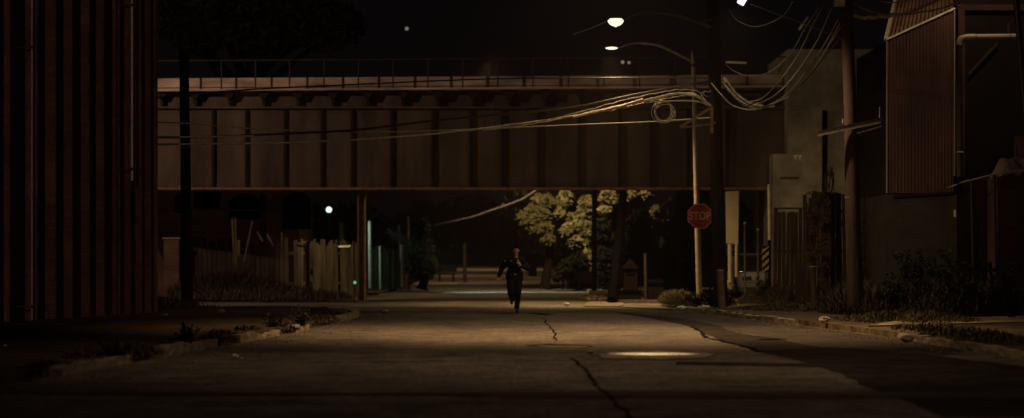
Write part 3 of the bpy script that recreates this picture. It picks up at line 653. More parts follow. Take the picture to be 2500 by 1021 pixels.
cable([(1768, 190, 59.6), (1780, 222, 59.6), (1806, 246, 59.6), (1845, 262, 59.3), (1890, 258, 59)], 59, .03, M['cable_pale'], 'frayed pale loop end close to the thick dark pole', 7, wob=.02)
# coil of spare cable
cc = thing('cable_coil', P(1622, 274, 59.5), 'round coil of spare cable hanging under the pale cable bundle', 'cable coil')
mb = MB(); rr = random.Random(4)
for k in range(5):
    c0 = P(1621+rr.uniform(-5, 5), 275+rr.uniform(-4, 4), 59.5-k*.03); ra = .235+rr.uniform(-.04, .05); rb = .27+rr.uniform(-.05, .03); q = [c0+Vector((ra*math.cos(t*math.pi/14), .02*math.sin(t), rb*math.sin(t*math.pi/14))) for t in range(29)]
    mb.tube(q, .009, 7, False)
mb.build('loop', M['cable_grey'], cc, smooth=True)
for t in (0, 120, 240):
    c0 = P(1621, 275, 59.45); p = c0+Vector((.25*math.cos(R(t)), 0, .27*math.sin(R(t)))); MB().ell(p, (.04, .06, .04), 8, 6).build('tie', M['cable_pale'], cc)

# ------------------------------------------------------------ right side: red metal building
D = 56.0
rb_ = thing('metal_building', (X(2245, D), D, .1), 'tall dark red corrugated metal building with bright roof flashing', 'building')
xa, xb = X(2165, D), X(2328, D)
def corr(quad, n, amp, m, name, parent, nrm):
    """corrugated sheet over a quad (bl, br, tr, tl)"""
    bl_, br_, tr_, tl_ = [Vector(q) for q in quad]; b = MB(); N = n*4; rows = []
    for i in range(N+1):
        t = i/N; o = Vector(nrm)*amp*(1 if (i % 4) in (0, 1) else 0); rows.append((bl_.lerp(br_, t)+o, tl_.lerp(tr_, t)+o))
    vs = [v for r in rows for v in r]; b.add(vs, [(2*i, 2*i+2, 2*i+3, 2*i+1) for i in range(N)]); return b.build(name, m, parent)
eL, eR = P(2165, 97, D), P(2328, 21, D)
corr([(xa, D, Z(472, D)), (xb, D, Z(472, D)), eR, eL], 20, .016, M['red_metal'], 'wall_cladding', rb_, (0, -1, 0))
MB().prism([(xa+.02, D+.02, Z(472, D)), (xb-.02, D+.02, Z(472, D)), (xb-.02, D+.02, eR.z-.03), (xa+.02, D+.02, eL.z-.03)], (0, 5, 0)).build('wall', M['panel_dark'], rb_)
tl_ = P(2196, -30, D+3); tr_ = P(2328, -60, D+3)
corr([eL, eR, tr_, tl_], 16, .05, M['red_roof'], 'roof_sheet', rb_, (0, -.6, .8))
MB().bar(eL+Vector((-.02, -.07, 0)), eR+Vector((.02, -.07, 0)), .05, .045).build('eave_flashing', M['flashing'], rb_)
MB().bar(eL+Vector((-.03, -.05, .0)), tl_+Vector((-.03, 0, 0)), .09, .07).build('rake_flashing', M['flashing'], rb_)
MB().bar((xa-.01, D-.05, Z(472, D)), (xa-.01, D-.05, eL.z), .03, .03).build('corner_trim', M['arm'], rb_)
MB().bar((xb+.01, D-.05, Z(430, D)), (xb+.01, D-.05, eR.z), .03, .03).build('corner_trim', M['arm'], rb_)
MB().bb((xa-.05, D-.10, .05), (xb+.06, D+5, Z(475, D))).build('base_wall', M['base_wall'], rb_)
MB().bar(P(2180, 480, D-.12), P(2328, 470, D-.12), .06, .06).build('sill', M['panel_dark'], rb_)
MB().box(P(2331, 521, D-.2), (.05, .04, .17)).build('electric_fitting', M['white'], rb_)
# dark loading bay building with brick and siding at right
D2 = 57.5
sb = thing('warehouse', (X(2420, D2), D2, .1), 'black open loading bay with clapboard siding at its right end', 'building')
MB().bb((X(2332, D2), D2, .1), (X(2640, D2), D2+6, Z(-120, D2))).build('wall', M['panel_dark'], sb)
MB().bb((X(2332, D2), D2-.25, Z(28, D2)), (X(2640, D2), D2-.003, Z(14, D2))).build('beam', M['rust_wall'], sb)
MB().bb((X(2334, D2), D2-.3, Z(430, D2)), (X(2350, D2), D2-.26, Z(14, D2))).build('jamb', M['rust_wall'], sb)
MB().bar(P(2365, 180, D2-.2), P(2435, 105, D2-.2), .05, .05).build('brace', M['rust_wall'], sb)
mb = MB(); z = .1; yy = 53.5
while z < 3.3:
    mb.prism([(X(2392, yy), yy, z), (X(2600, yy), yy-2.2, z), (X(2600, yy), yy-2.24, z), (X(2392, yy), yy-.04, z)], (0, 0, .085)); 
    mb.prism([(X(2392, yy), yy, z+.085), (X(2600, yy), yy-2.2, z+.085), (X(2600, yy), yy-2.2, z+.105), (X(2392, yy), yy, z+.105)], (0, .03, 0)); z += .105
mb.build('siding', M['siding'], sb)
MB().bb((X(2490, 54.5), 54.5, 3.2), (X(2560, 54.5), 55.1, Z(332, 54.5))).build('brick_pier', M['brick'], sb)
# bent pipe
pp = thing('vent_pipe', P(2343, 430, 54), 'pale bent pipe running level across the dark loading bay', 'pipe')
pts = curve_pts([P(2342, 106, 54), P(2347, 96, 54), P(2360, 92, 54)], 5)
MB().tube([P(2342, 111, 54)]+pts+[P(2380, 91.5, 54)], .085, 14).build('elbow', M['pvc'], pp, smooth=True)
MB().tube([P(2380, 91.5, 54), P(2492, 90.5, 54)], .078, 14).build('pipe', M['pvc'], pp, smooth=True)
MB().tube([P(2342, 111, 54), P(2343, 432, 54)], .072, 14).build('down_pipe', M['pipe_dim'], pp, smooth=True)
for px in (2381, 2464):
    MB().tube([P(px, 91.5, 54), P(px+1.5, 91.5, 54)], .09, 14).build('coupling', M['steel_dark'], pp)
MB().bar(P(2462, 84, 54.05), P(2462, 55, 54.05), .04, .04).build('hanger', M['pipe_dim'], pp)
MB().box(P(2344, 371, 53.9), (.14, .03, .03)).build('strap', M['flashing'], pp)
lp = pole('leaning_post', P(2478, -40, 50), P(2516, 420, 50), .07, .07, M['pipe_dim'], 'leaning post crossing the corner right of the bent pipe', 'post')
MB().bar(P(2475, -40, 49.92), P(2512, 420, 49.92), .03, .03).build('edge_strip', M['arm'], lp)
# chain link fence with junk behind
cf = thing('chain_link_fence', (X(2400, 51), 51, .1), 'sagging chain link fence in front of the dark loading bay', 'fence')
FP = [(2295, 466, 53), (2355, 444, 52), (2372, 440, 51.7), (2430, 426, 50.5), (2505, 414, 49.2), (2600, 402, 48)]
rail = curve_pts([P(*p) for p in FP], 5)
MB().tube(rail, .022, 8).build('top_rail', M['arm'], cf, smooth=True)
for px, py, DD in ((2372, 440, 51.7), (2428, 426, 50.5), (2520, 412, 49.0)):
    MB().tube([(X(px+6, DD), DD, .05), P(px, py, DD)], .028, 8).build('post', M['pipe_dim'], cf)
mb = MB()
def on_rail(t): i = min(int(t*(len(rail)-1)), len(rail)-2); return rail[i].lerp(rail[i+1], t*(len(rail)-1)-i)
N = 90; K = 24
def fpt(i, j):
    p = on_rail(i/N); return Vector((p.x, p.y, .12+(p.z-.14)*j/K))
for i in range(N):
    for j in range(K):
        if (i+j) % 2 == 0: a, b2 = fpt(i, j), fpt(i+1, j+1)
        else: a, b2 = fpt(i+1, j), fpt(i, j+1)
        n = Vector((0, 0, .004)); mb.add([a-n, b2-n, b2+n, a+n], [(0, 1, 2, 3)])
mb.build('mesh', M['pipe_dim'], cf)
tp = thing('tarpaulin_pile', P(2470, 426, 50.8), 'crumpled tan tarpaulin heaped on top behind the chain link fence', 'tarpaulin')
mb = MB(); N1, N2 = 26, 14
for i in range(N1+1):
    for j in range(N2+1):
        u = i/N1; v = j/N2; x = X(2432+u*110, 51); e = math.sin(min(1, u*3.5)*math.pi/2)*math.sin(math.pi*min(v*.9+.05, .95)); z = Z(432, 51)+e*.44+mnoise.noise(Vector((u*6, v*5, 2)))*.11-u*.02
        mb.v.append(Vector((x, 50.9+v*1.2, z)))
for i in range(N1):
    for j in range(N2): a = i*(N2+1)+j; mb.f.append((a, a+1, a+N2+2, a+N2+1))
mb.build('sheet', M['tarp'], tp, smooth=True)
MB().bb((X(2434, 51), 50.95, .1), (X(2545, 51), 52.0, Z(431, 51))).build('stack', M['siding'], tp)

# ------------------------------------------------------------ right side: fences, sign board, marker, car
def board_fence(name, x0, x1, D0, D1, top, seed, m, label, z0=.1, bw=.12, group=None, missing=0.0, rail=True, rag=.12):
    rr = random.Random(seed); t = thing(name, ((x0+x1)/2, (D0+D1)/2, z0), label, 'fence', group); mb = MB(); L = math.hypot(x1-x0, D1-D0); n = int(L/bw); ang = math.atan2(D1-D0, x1-x0)
    for i in range(n):
        if rr.random() < missing: continue
        u = (i+.5)/n; x = x0+(x1-x0)*u; y = D0+(D1-D0)*u; tz = top(u)+rr.uniform(-rag, rag); w_ = bw*rr.uniform(.82, .96)
        mb.box((x, y+rr.uniform(-.012, .012), (z0+tz)/2), (w_, .022, tz-z0), ang, 0, rr.uniform(-.02, .02))
    mb.build('board_panel', m, t)
    if rail:
        for zz in (.45, 1.5):
            mb = MB(); mb.bar((x0, D0+.05, z0+zz), (x1, D1+.05, z0+zz), .04, .09); mb.build('rail', m, t)
    return t
fr = board_fence('board_fence', X(1888, 66.5), X(1990, 66.5), 66.5, 66.5, lambda u: Z(512, 66.5), 5, M['fence_dark'], 'dark board fence with ragged low top under the concrete abutment', group='board fences', rag=.08)
MB().box((X(1940, 66.4), 66.42, Z(509, 66.4)), (X(1990, 66.4)-X(1888, 66.4), .03, .05)).build('cap_rail', M['fence_dark'], fr)
board_fence('board_fence', X(1962, 66.0), X(2062, 66.0), 66.0, 65.6, lambda u: Z(480+6*math.sin(u*17), 66), 6, M['fence_dark'], 'taller overgrown board fence right behind the brown wooden pole', group='board fences', missing=.12, rag=.16)
board_fence('board_fence', X(2100, 60), X(2172, 60), 60, 59.5, lambda u: Z(482, 60), 16, M['fence_dark'], 'short dark board fence between the brown wooden pole and red building', group='board fences', missing=.1, rag=.12)
pf = thing('fence_post', (X(2040, 62), 62, .1), 'pair of black posts thick with vines at the end of board fence', 'post')
MB().bb((X(2030, 62), 62, .1), (X(2038, 62), 62.1, Z(474, 62))).build('post', M['black'], pf); MB().bb((X(2043, 62), 62, .1), (X(2054, 62), 62.12, Z(472, 62))).build('post', M['black'], pf)
st = thing('bollard', (X(1986, 64.5), 64.5, .1), 'short grey brown post with a light cap before the board fence', 'bollard', 'bollards')
MB().tube([(X(1987, 64.5), 64.5, .08), P(1984, 652, 64.5)], .085, 12).build('post', M['wood_pole'], st, smooth=True); MB().tube([P(1984, 652, 64.5), P(1984, 649.5, 64.5)], .1, 12).build('cap', M['galv'], st)
rbz = thing('bollard', (X(1760, 59), 59, .1), 'rusty red bollard standing in the weeds at the thick dark pole', 'bollard', 'bollards')
MB().tube([(X(1763, 58.8), 58.8, .05), P(1759, 662, 58.8)], .1, 14).build('post', M['rust_col'], rbz, smooth=True); MB().ell(P(1759, 662, 58.8), (.1, .1, .05)).build('cap', M['rust'], rbz, smooth=True)
# white board on two legs
D = 71.0; wb = thing('board_sign', (X(1790, D), D, .1), 'tall blank cream board raised on two legs beyond the stop sign', 'sign board')
MB().prism([P(1771, 468, D), P(1804, 466, D), P(1802, 596, D), P(1773, 594, D)], (0, .04, 0)).build('board', M['board'], wb)
MB().tube([P(1782, 596, D), P(1783, 690, D)], .07, 10).build('leg', M['board'], wb, smooth=True)
MB().tube([P(1798, 596, D), P(1798, 676, D)], .05, 10).build('leg', M['board'], wb, smooth=True)
MB().prism([P(1775, 684, D), P(1791, 684, D), P(1790, 700, D), P(1784, 718, D), P(1776, 700, D)], (0, .03, 0)).build('footing_plate', M['board'], wb)
MB().bar(P(1772, 610, D), P(1804, 610, D), .04, .05).build('cross_bar', M['steel_dark'], wb)
MB().bar(P(1772, 599, D), P(1804, 599, D), .04, .03).build('cross_bar', M['steel_dark'], wb)
# thin pale post and hazard marker
D = 68.5; hp = thing('clearance_post', (X(1878, D), D, .1), 'thin pale upright post rising above the striped marker', 'post')
MB().tube([P(1876, 450, D), P(1878, 586, D)], .036, 10).build('upper_tube', M['flashing'], hp); MB().tube([P(1878, 586, D), (X(1879, D), D, .05)], .05, 10).build('lower_tube', M['black'], hp)
hm = thing('hazard_marker', (X(1868, 68.2), 68.2, .1), 'small board with diagonal yellow and black stripes standing in weeds', 'hazard marker')
x0, x1, z0, z1 = X(1861, 68.2), X(1877, 68.2), Z(666, 68.2), Z(601, 68.2)
MB().bb((x0, 68.2, z0), (x1, 68.22, z1)).build('board', M['hazard_y'], hm)
mb = MB(); wv = x1-x0; z = z0-wv*.9
while z < z1:
    pts = []
    for (u, v) in ((0, z), (wv, z+wv*.95), (wv, z+wv*.95+.10), (0, z+.10)): pts.append((x0+u, 68.195, min(max(v, z0), z1)))
    if pts[2][2]-pts[1][2] > .01 or pts[3][2]-pts[0][2] > .01: mb.prism(pts, (0, .004, 0))
    z += .215
mb.build('stripes', M['black'], hm)
MB().bb((X(1867, 68.3), 68.23, .05), (X(1871, 68.3), 68.27, z0+.3)).build('post', M['steel_dark'], hm)
# steel bollards beyond and a parked car
for px, y0, lab in ((1818, 545, 'thin metal post lit down one side, nearer the cream board'), (1850, 560, 'thin metal post lit down one side, nearer the striped marker')):
    D = 73; t = thing('metal_post', (X(px, D), D, .1), lab, 'post', 'thin metal posts'); MB().tube([(X(px+1, D), D, 0), P(px, y0, D)], .035, 10).build('tube', M['pipe_dim'], t, smooth=True); MB().ell(P(px, y0, D), (.055, .055, .04)).build('cap', M['chrome'], t)
def car(loc, rz, paint, label, L=4.4, W=1.78, Hh=1.45):
    t = thing('parked_car', loc, label, 'car'); q = Matrix.Translation(loc) @ Matrix.Rotation(rz, 4, 'Z')
    def T(x, y, z): return q @ Vector((x, y, z))
    secs = [(-L/2, .35, .62, .80), (-L/2+.1, .22, .86, .92), (-L*.38, .2, .90, .97), (-L*.2, .2, .92, 1.), (0, .2, .92, 1.), (L*.2, .2, .9, 1.), (L*.38, .2, .82, .95), (L/2-.1, .22, .74, .9), (L/2, .35, .60, .78)]
    def loft(secs, f):
        b = MB(); n = None
        for s in secs:
            ring = f(s); n = len(ring); b.v += [T(*p) for p in ring]
        for i in range(len(secs)-1):
            for k in range(n): b.f.append((i*n+k, i*n+(k+1) % n, (i+1)*n+(k+1) % n, (i+1)*n+k))
        b.f.append(tuple(range(n))); b.f.append(tuple((len(secs)-1)*n+k for k in range(n))); return b
    def ring(s):
        x, z0, z1, k = s; w_ = W/2*k; return [(x, -w_*.9, z0), (x, -w_, z0+.2), (x, -w_, (z0+z1)/2), (x, -w_*.95, z1-.05), (x, -w_*.8, z1), (x, w_*.8, z1), (x, w_*.95, z1-.05), (x, w_, (z0+z1)/2), (x, w_, z0+.2), (x, w_*.9, z0)]
    loft(secs, ring).build('body', paint, t, smooth=True)
    cab = [(-L*.40, .9, .90), (-L*.27, Hh-.04, .76), (-L*.08, Hh, .76), (L*.06, Hh-.03, .74), (L*.24, .9, .88)]
    def cr(s):
        x, z1, k = s; w_ = W/2; return [(x, -w_*.92, .86), (x, -w_*k, z1-.03), (x, -w_*k*.9, z1), (x, w_*k*.9, z1), (x, w_*k, z1-.03), (x, w_*.92, .86)]
    loft(cab, cr).build('windows', M['glass'], t, smooth=True)
    MB().add([T(-L*.26, -.62, Hh-.02), T(L*.05, -.62, Hh-.01), T(L*.05, .62, Hh-.01), T(-L*.26, .62, Hh-.02), T(-L*.26, -.62, Hh+.02), T(L*.05, -.62, Hh+.02), T(L*.05, .62, Hh+.02), T(-L*.26, .62, Hh+.02)], [(0, 1, 2, 3), (4, 5, 6, 7), (0, 1, 5, 4), (1, 2, 6, 5), (2, 3, 7, 6), (3, 0, 4, 7)]).build('roof', paint, t)
    for sx in (-1, 1):
        for sy in (-1, 1):
            c = T(sx*L*.31, sy*(W/2-.1), .31); ax = (T(0, 1, 0)-T(0, 0, 0)); wh = MB(); wh.tube([c-ax*.1, c+ax*.1], .31, 20); w_ = wh.build('wheel', M['black'], t, smooth=True)
            rm = MB(); rm.tube([c-ax*.105, c+ax*.105], .18, 14); rm.build('rim', M['chrome'], w_, smooth=True)
    for sy in (-1, 1):
        MB().box(T(-L/2+.02, sy*.62, .66), (.1, .3, .12), rz).build('tail_light', M['rust_dim'], t); MB().box(T(L/2-.02, sy*.6, .58), (.1, .3, .12), rz).build('headlight', M['white'], t)
    MB().box(T(-L/2-.02, 0, .45), (.14, W*.92, .16), rz).build('bumper', paint, t); MB().box(T(L/2+.0, 0, .4), (.14, W*.92, .16), rz).build('bumper', paint, t)
    return t
car(Vector((X(1842, 77), 77.5, .10)), R(95), M['car_paint'], 'pale car parked behind the thin metal posts under the bridge')
# things beyond the bridge, centre right
D = 73.0; sh = thing('shed', (X(1543, D), D, .1), 'small dark gabled booth standing between two dark poles under the bridge', 'shed')
MB().bb((X(1523, D), D, Z(722, D)), (X(1556, D), D+.7, Z(655, D))).build('wall', M['wood_dark'], sh)
MB().prism([(X(1519, D), D-.08, Z(656, D)), (X(1560, D), D-.08, Z(656, D)), (X(1540, D), D-.08, Z(632, D))], (0, .86, 0)).build('roof', M['wood_dark'], sh)
MB().bb((X(1530, D), D-.02, Z(672, D)), (X(1550, D), D-.003, Z(656, D))).build('window', M['black'], sh)
for px in (1526, 1552): MB().bb((X(px, D)-.04, D+.05, .1), (X(px, D)+.04, D+.13, Z(722, D))).build('leg', M['steel_dark'], sh)
t = thing('pipe_post', (X(1577, 72), 72, .1), 'slim rusty pipe post beside the small gabled booth', 'post'); MB().tube([(X(1577, 72), 72, 0), P(1575, 622, 72)], .05, 10).build('tube', M['rust_dim'], t, smooth=True); MB().tube([P(1575, 622, 72), P(1575, 619, 72)], .06, 10).build('cap', M['rust_dim'], t)
db = thing('dumpster', (X(1600, 72.5), 72.5, .1), 'black waste container between the rusty pipe post and the grass mound', 'dumpster')
MB().prism([(X(1584, 72), 72, Z(742, 72)), (X(1616, 72), 72, Z(742, 72)), (X(1621, 72), 72, Z(692, 72)), (X(1581, 72), 72, Z(692, 72))], (0, 1.3, 0)).build('body', M['wood_dark'], db)
MB().prism([(X(1580, 72), 71.95, Z(692, 72)), (X(1622, 72), 71.95, Z(692, 72)), (X(1621, 72), 73.35, Z(685, 72)), (X(1581, 72), 73.35, Z(685, 72))], (0, 0, .04)).build('lid', M['black'], db)
for px in (1588, 1613): MB().tube([(X(px, 72)-.04, 72.15, .14), (X(px, 72)+.04, 72.15, .14)], .07, 10).build('wheel', M['black'], db)
d2 = thing('dumpster', (X(1535, 72.6), 72.4, .1), 'low black bin in shadow underneath the small gabled booth', 'bin')
MB().prism([(X(1512, 72), 72.2, .1), (X(1566, 72), 72.2, .1), (X(1568, 72), 72.2, Z(712, 72)), (X(1510, 72), 72.2, Z(712, 72))], (0, .6, 0)).build('body', M['wood_dark'], d2)
MB().bb((X(1508, 72), 72.15, Z(712, 72)+.003), (X(1570, 72), 72.85, Z(709, 72))).build('lid', M['black'], d2)
lit_ground = MB().prism([(v.x, v.y, .0125) for v in jag([G(1425, 749), G(1470, 750), G(1510, 751), G(1525, 742), G(1500, 738), G(1440, 737), G(1425, 749)], .06, 4, 91)[:-1]], (0, 0, .02)).build('path_or_lit_patch', M['kerb']); structure(lit_ground)  # pale slab standing for a patch of lit ground

# trees beyond the bridge
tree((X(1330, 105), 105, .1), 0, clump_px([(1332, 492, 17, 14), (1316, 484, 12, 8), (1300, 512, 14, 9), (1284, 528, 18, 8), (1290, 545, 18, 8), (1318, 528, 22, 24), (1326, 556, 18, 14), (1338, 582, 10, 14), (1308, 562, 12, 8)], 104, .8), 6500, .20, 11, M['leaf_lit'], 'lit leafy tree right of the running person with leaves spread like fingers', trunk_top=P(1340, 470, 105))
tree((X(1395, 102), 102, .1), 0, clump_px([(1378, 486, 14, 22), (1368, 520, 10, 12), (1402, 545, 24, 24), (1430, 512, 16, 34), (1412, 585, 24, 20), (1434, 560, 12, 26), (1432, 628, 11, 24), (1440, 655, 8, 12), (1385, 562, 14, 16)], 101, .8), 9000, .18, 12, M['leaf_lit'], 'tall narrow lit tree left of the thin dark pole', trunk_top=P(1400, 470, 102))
tree((X(1500, 100), 100, .1), 0, clump_px([(1482, 478, 16, 20), (1496, 488, 12, 14), (1545, 474, 26, 12), (1572, 478, 16, 10), (1478, 512, 16, 7), (1530, 420, 60, 40)], 99, 1.0), 6500, .18, 13, M['leaf_lit'], 'tree whose lit lower leaves hang behind the leaning timber prop', trunk_top=P(1500, 440, 100))
tree((X(1625, 97), 98, .1), 0, clump_px([(1598, 538, 15, 10), (1622, 542, 18, 5), (1600, 520, 7, 14)], 97, .6), 1700, .17, 14, M['leaf_lit'], 'small spray of lit leaves between the leaning prop and the stop sign', trunk_top=P(1640, 480, 98))
tree((X(1300, 150), 150, .1), 0, clump_px([(1300, 560, 30, 60), (1345, 590, 24, 50), (1290, 500, 60, 50)], 150, 2), 3500, .3, 15, M['leaf_dark'], 'dim trunk and tree behind the running person far down the road', r0=.3)
tree((X(1030, 100), 100, .1), 0, clump_px([(1028, 600, 30, 40), (1015, 645, 26, 40), (1045, 650, 22, 34), (1030, 560, 22, 24)], 100, .8), 4500, .12, 16, M['leaf_dark'], 'dark bushy small tree on the pavement left of the running person')
tree((X(470, 96), 96, 0), 0, clump_px([(420, 40, 60, 60), (520, 60, 70, 60), (600, 20, 80, 60), (700, 60, 80, 60), (790, 80, 70, 50), (850, 60, 40, 50), (760, 20, 80, 40), (620, 100, 70, 40), (480, 110, 60, 30)], 98, 2.2), 9000, .17, 17, M['leaf_autumn'], 'huge dark tree rising above the left end of the bridge', trunk_top=P(620, 140, 97), r0=.5)
spot((-11, 84, 9.8), (-8, 97, 11), 36, (1, .5, .28), 90, 1, .3)
tree((X(1690, 92), 92, .1), 0, clump_px([(1690, 500, 40, 60), (1660, 560, 30, 40), (1650, 620, 30, 40)], 92, 1.2), 3500, .16, 18, M['leaf_dark'], 'black mass of leaves behind the stop sign', r0=.25)

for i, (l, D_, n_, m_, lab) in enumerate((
    ([(1385, 660, 26, 28), (1410, 640, 24, 26), (1365, 676, 16, 14)], 100, 4200, 'leaf_shade', 'dark brush covering the foot of the tall narrow lit tree'),
    ([(1475, 640, 24, 50), (1470, 560, 22, 40), (1490, 690, 26, 26)], 98, 5200, 'leaf_shade', 'dark brush just right of the thin dark pole'),
    ([(1560, 560, 34, 50), (1580, 640, 34, 50), (1540, 620, 24, 40)], 96, 5200, 'leaf_shade', 'dark thicket behind the small gabled booth'),
    ([(1625, 640, 26, 40), (1650, 690, 26, 30)], 90, 3000, 'leaf_shade', 'dark brush behind the grass mound'))):
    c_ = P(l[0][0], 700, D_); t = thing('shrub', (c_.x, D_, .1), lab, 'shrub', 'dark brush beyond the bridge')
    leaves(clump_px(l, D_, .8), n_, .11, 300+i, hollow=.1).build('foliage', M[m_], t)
    sb2 = MB(); rr = random.Random(i)
    for _ in range(9):
        a = (c_.x+rr.uniform(-.4, .4), D_+rr.uniform(-.4, .4), .1); sb2.tube([a, (a[0]+rr.uniform(-.3, .3), a[1], a[2]+rr.uniform(.8, 1.6))], [.02, .008], 5)
    sb2.build('stem', M['bark'], t)

# ------------------------------------------------------------ under and beyond the bridge, left
bb_ = thing('brick_building', (X(520, 88), 88, 0), 'old brick building with dark arched openings behind the bridge at left', 'building')
D = 88.0
MB().bb((X(330, D), D, 0), (X(730, D), D+6, Z(380, D))).build('wall', M['brick_dim'], bb_)
def arch(px0, px1, py0, py1, par):
    x0, x1, z0, z1 = X(px0, D), X(px1, D), Z(py1, D), Z(py0, D); r = (x1-x0)/2; pts = [(x0, D-.02, z0), (x1, D-.02, z0)]+[(x0+r+r*math.cos(math.pi*k/10), D-.02, z1-r*.7+r*.7*math.sin(math.pi*k/10)) for k in range(11)]
    MB().prism(pts, (0, .017, 0)).build('window', M['black'], par)
arch(425, 460, 475, 520, bb_); arch(472, 538, 455, 510, bb_); arch(558, 636, 474, 535, bb_); arch(690, 760, 470, 560, bb_)
for yy in (512, 545, 566): MB().bb((X(380, D), D-.1, Z(yy+3, D)), (X(700, D), D-.023, Z(yy, D))).build('ledge', M['rust_wall'], bb_)
pb = thing('brick_pier', (X(418, 78), 78, 0), 'square brick pier beside the black pole under the bridge', 'pier')
MB().bb((X(400, 78), 78, .1), (X(437, 78), 78.6, Z(584, 78))).build('shaft', M['brick_dim'], pb); MB().bb((X(397, 78), 77.95, Z(584, 78)+.002), (X(440, 78), 78.65, Z(580, 78))).build('cap', M['concrete'], pb)
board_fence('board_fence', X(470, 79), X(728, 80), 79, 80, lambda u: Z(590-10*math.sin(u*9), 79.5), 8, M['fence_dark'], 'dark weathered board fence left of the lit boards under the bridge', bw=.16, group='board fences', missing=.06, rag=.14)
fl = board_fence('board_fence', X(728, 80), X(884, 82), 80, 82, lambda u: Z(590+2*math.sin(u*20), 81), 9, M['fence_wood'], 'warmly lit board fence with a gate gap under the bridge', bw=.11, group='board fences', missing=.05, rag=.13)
MB().bb((X(748, 79.9), 79.75, .1), (X(756, 79.9), 79.9, Z(588, 80))).build('gate_post', M['black'], fl)
MB().bb((X(758, 79.9), 79.8, Z(672, 80)), (X(764, 79.9), 79.9, Z(656, 80))).build('latch', M['black'], fl)
MB().bar(P(727, 596, 79.9), P(750, 590, 79.9), .05, .05).build('cap_rail', M['fence_wood'], fl)
MB().bar(P(826, 602, 79.5), P(855, 601, 79.5), .05, .06).build('cap_rail', M['flashing'], fl)
cg = thing('debris_plank', G(735, 725), 'tan plank propped against the gate gap of the lit fence', 'plank')
MB().bar(P(733, 722, 78.6), P(750, 712, 79), .05, .12).build('board', M['fence_wood'], cg)
lw = thing('plank_stack', (X(585, 77), 77, .1), 'thin poles and planks leaning together in the dark under the bridge', 'planks')
for a, c in (((567, 534), (572, 640)), ((575, 530), (577, 650)), ((616, 540), (596, 640)), ((628, 565), (642, 590)), ((652, 572), (668, 600)), ((688, 568), (689, 602))):
    MB().tube([P(*a, 77), P(*c, 77)], .035, 7).build('plank', M['fence_wood'], lw)
MB().bb((X(570, 77), 77.0, Z(625, 77)), (X(586, 77), 77.08, Z(586, 77))).build('board', M['fence_wood'], lw)
# white flood lamp
fd = thing('flood_lamp', P(803, 512, 97), 'small dazzling white flood lamp above the lit board fence', 'lamp')
MB().tube([P(803, 516, 97.3), (X(803, 97.3), 97.3, .1)], .05, 8).build('post', M['steel_dark'], fd)
MB().ell(P(803, 512, 97), (.125, .10, .125), 18, 12).build('lamp_lens', M['lamp_white'], fd, smooth=True)
MB().tube([P(803, 512, 97.05), P(803, 512, 97.3)], .12, 16).build('lamp_housing', M['steel_dark'], fd)
spot(P(806, 512, 96.8), (X(960, 98), 98.5, 1.0), 150, (.80, 1, .84), 70, .8, .1, fd)
# added spot without a lamp body, lays a teal strip of light across the road
spot((-5.4, 97.1, 2.7), (-.8, 97.0, 0), 7500, (.48, .92, .86), 40, 1.0, .15)
bf = board_fence('board_fence', X(888, 99), X(992, 101), 99, 101, lambda u: Z(605+4*math.sin(u*12), 100), 10, M['green_paint'], 'blue green painted board fence right of the rusty bridge column', bw=.17, group='board fences', rag=.1)
def simple_post(px, y0, y1, D, r, m, label, name='post'):
    t = thing(name, (X(px, D), D, .1), label, 'post'); MB().tube([P(px+1, y1, D), P(px, y0, D)], r, 10).build('tube', m, t, smooth=True); MB().ell(P(px, y0, D), (r*1.1, r*1.1, r*.6)).build('cap', m, t); return t
simple_post(903, 542, 704, 98, .075, M['pale_paint'], 'tall white post lit greenish before the painted fence')
simple_post(928, 603, 706, 98, .05, M['pale_paint'], 'short pale post in the middle of the painted fence')
simple_post(975, 552, 690, 99, .06, M['fence_wood'], 'tan post at the right end of the painted fence')
simple_post(981, 600, 700, 98.5, .09, M['fence_wood'], 'stout tan post beside the red hydrant')
simple_post(1134, 596, 690, 118, .1, M['rust_dim'], 'dim reddish pole far off between bushy tree and runner')
simple_post(833, 545, 600, 84, .09, M['green_paint'], 'mossy green post showing above the lit board fence')
simple_post(864, 590, 735, 77, .03, M['steel_dark'], 'thin dark stake left of the rusty bridge column')
simple_post(996, 530, 600, 102, .07, M['steel_dark'], 'black capped stack rising behind the painted fence')
gl = tag(MB().ell(P(866.5, 690, 76.8), (.055, .05, .055)).build('signal_light', M['lamp_green'], loc=P(866.5, 690, 76.8), smooth=True), 'tiny green light on the thin dark stake', 'light')
pl_ = tag(MB().box(P(864, 731, 76.8), (.09, .08, .10)).build('reflector', M['hydrant'], loc=P(864, 731, 76.8)), 'small red reflector low on the thin dark stake', 'reflector')
hy = thing('fire_hydrant', (X(995, 99.5), 99.5, .1), 'small red hydrant beside the dark bushy tree', 'hydrant'); hx = X(995, 99.5)
MB().lathe((hx, 99.5, .1), [(.16, 0), (.16, .05), (.11, .06), (.11, .48), (.14, .5), (.14, .54), (.1, .6), (.04, .66)], 14).build('barrel', M['hydrant'], hy, smooth=True); MB().tube([(hx-.2, 99.5, .45), (hx+.2, 99.5, .45)], .06, 10).build('nozzle', M['hydrant'], hy)
bn = thing('bench', (X(1090, 128), 128, .1), 'dark bench seen small between the bushy tree and the runner', 'bench'); bxx = X(1090, 128)
MB().box((bxx, 128, .62), (1.1, .45, .07)).build('seat', M['wood_dark'], bn); MB().box((bxx, 128.25, .95), (1.1, .06, .35)).build('backrest', M['wood_dark'], bn)
for s in (-.38, .38): MB().box((bxx+s, 128, .34), (.12, .4, .5)).build('leg', M['wood_dark'], bn)
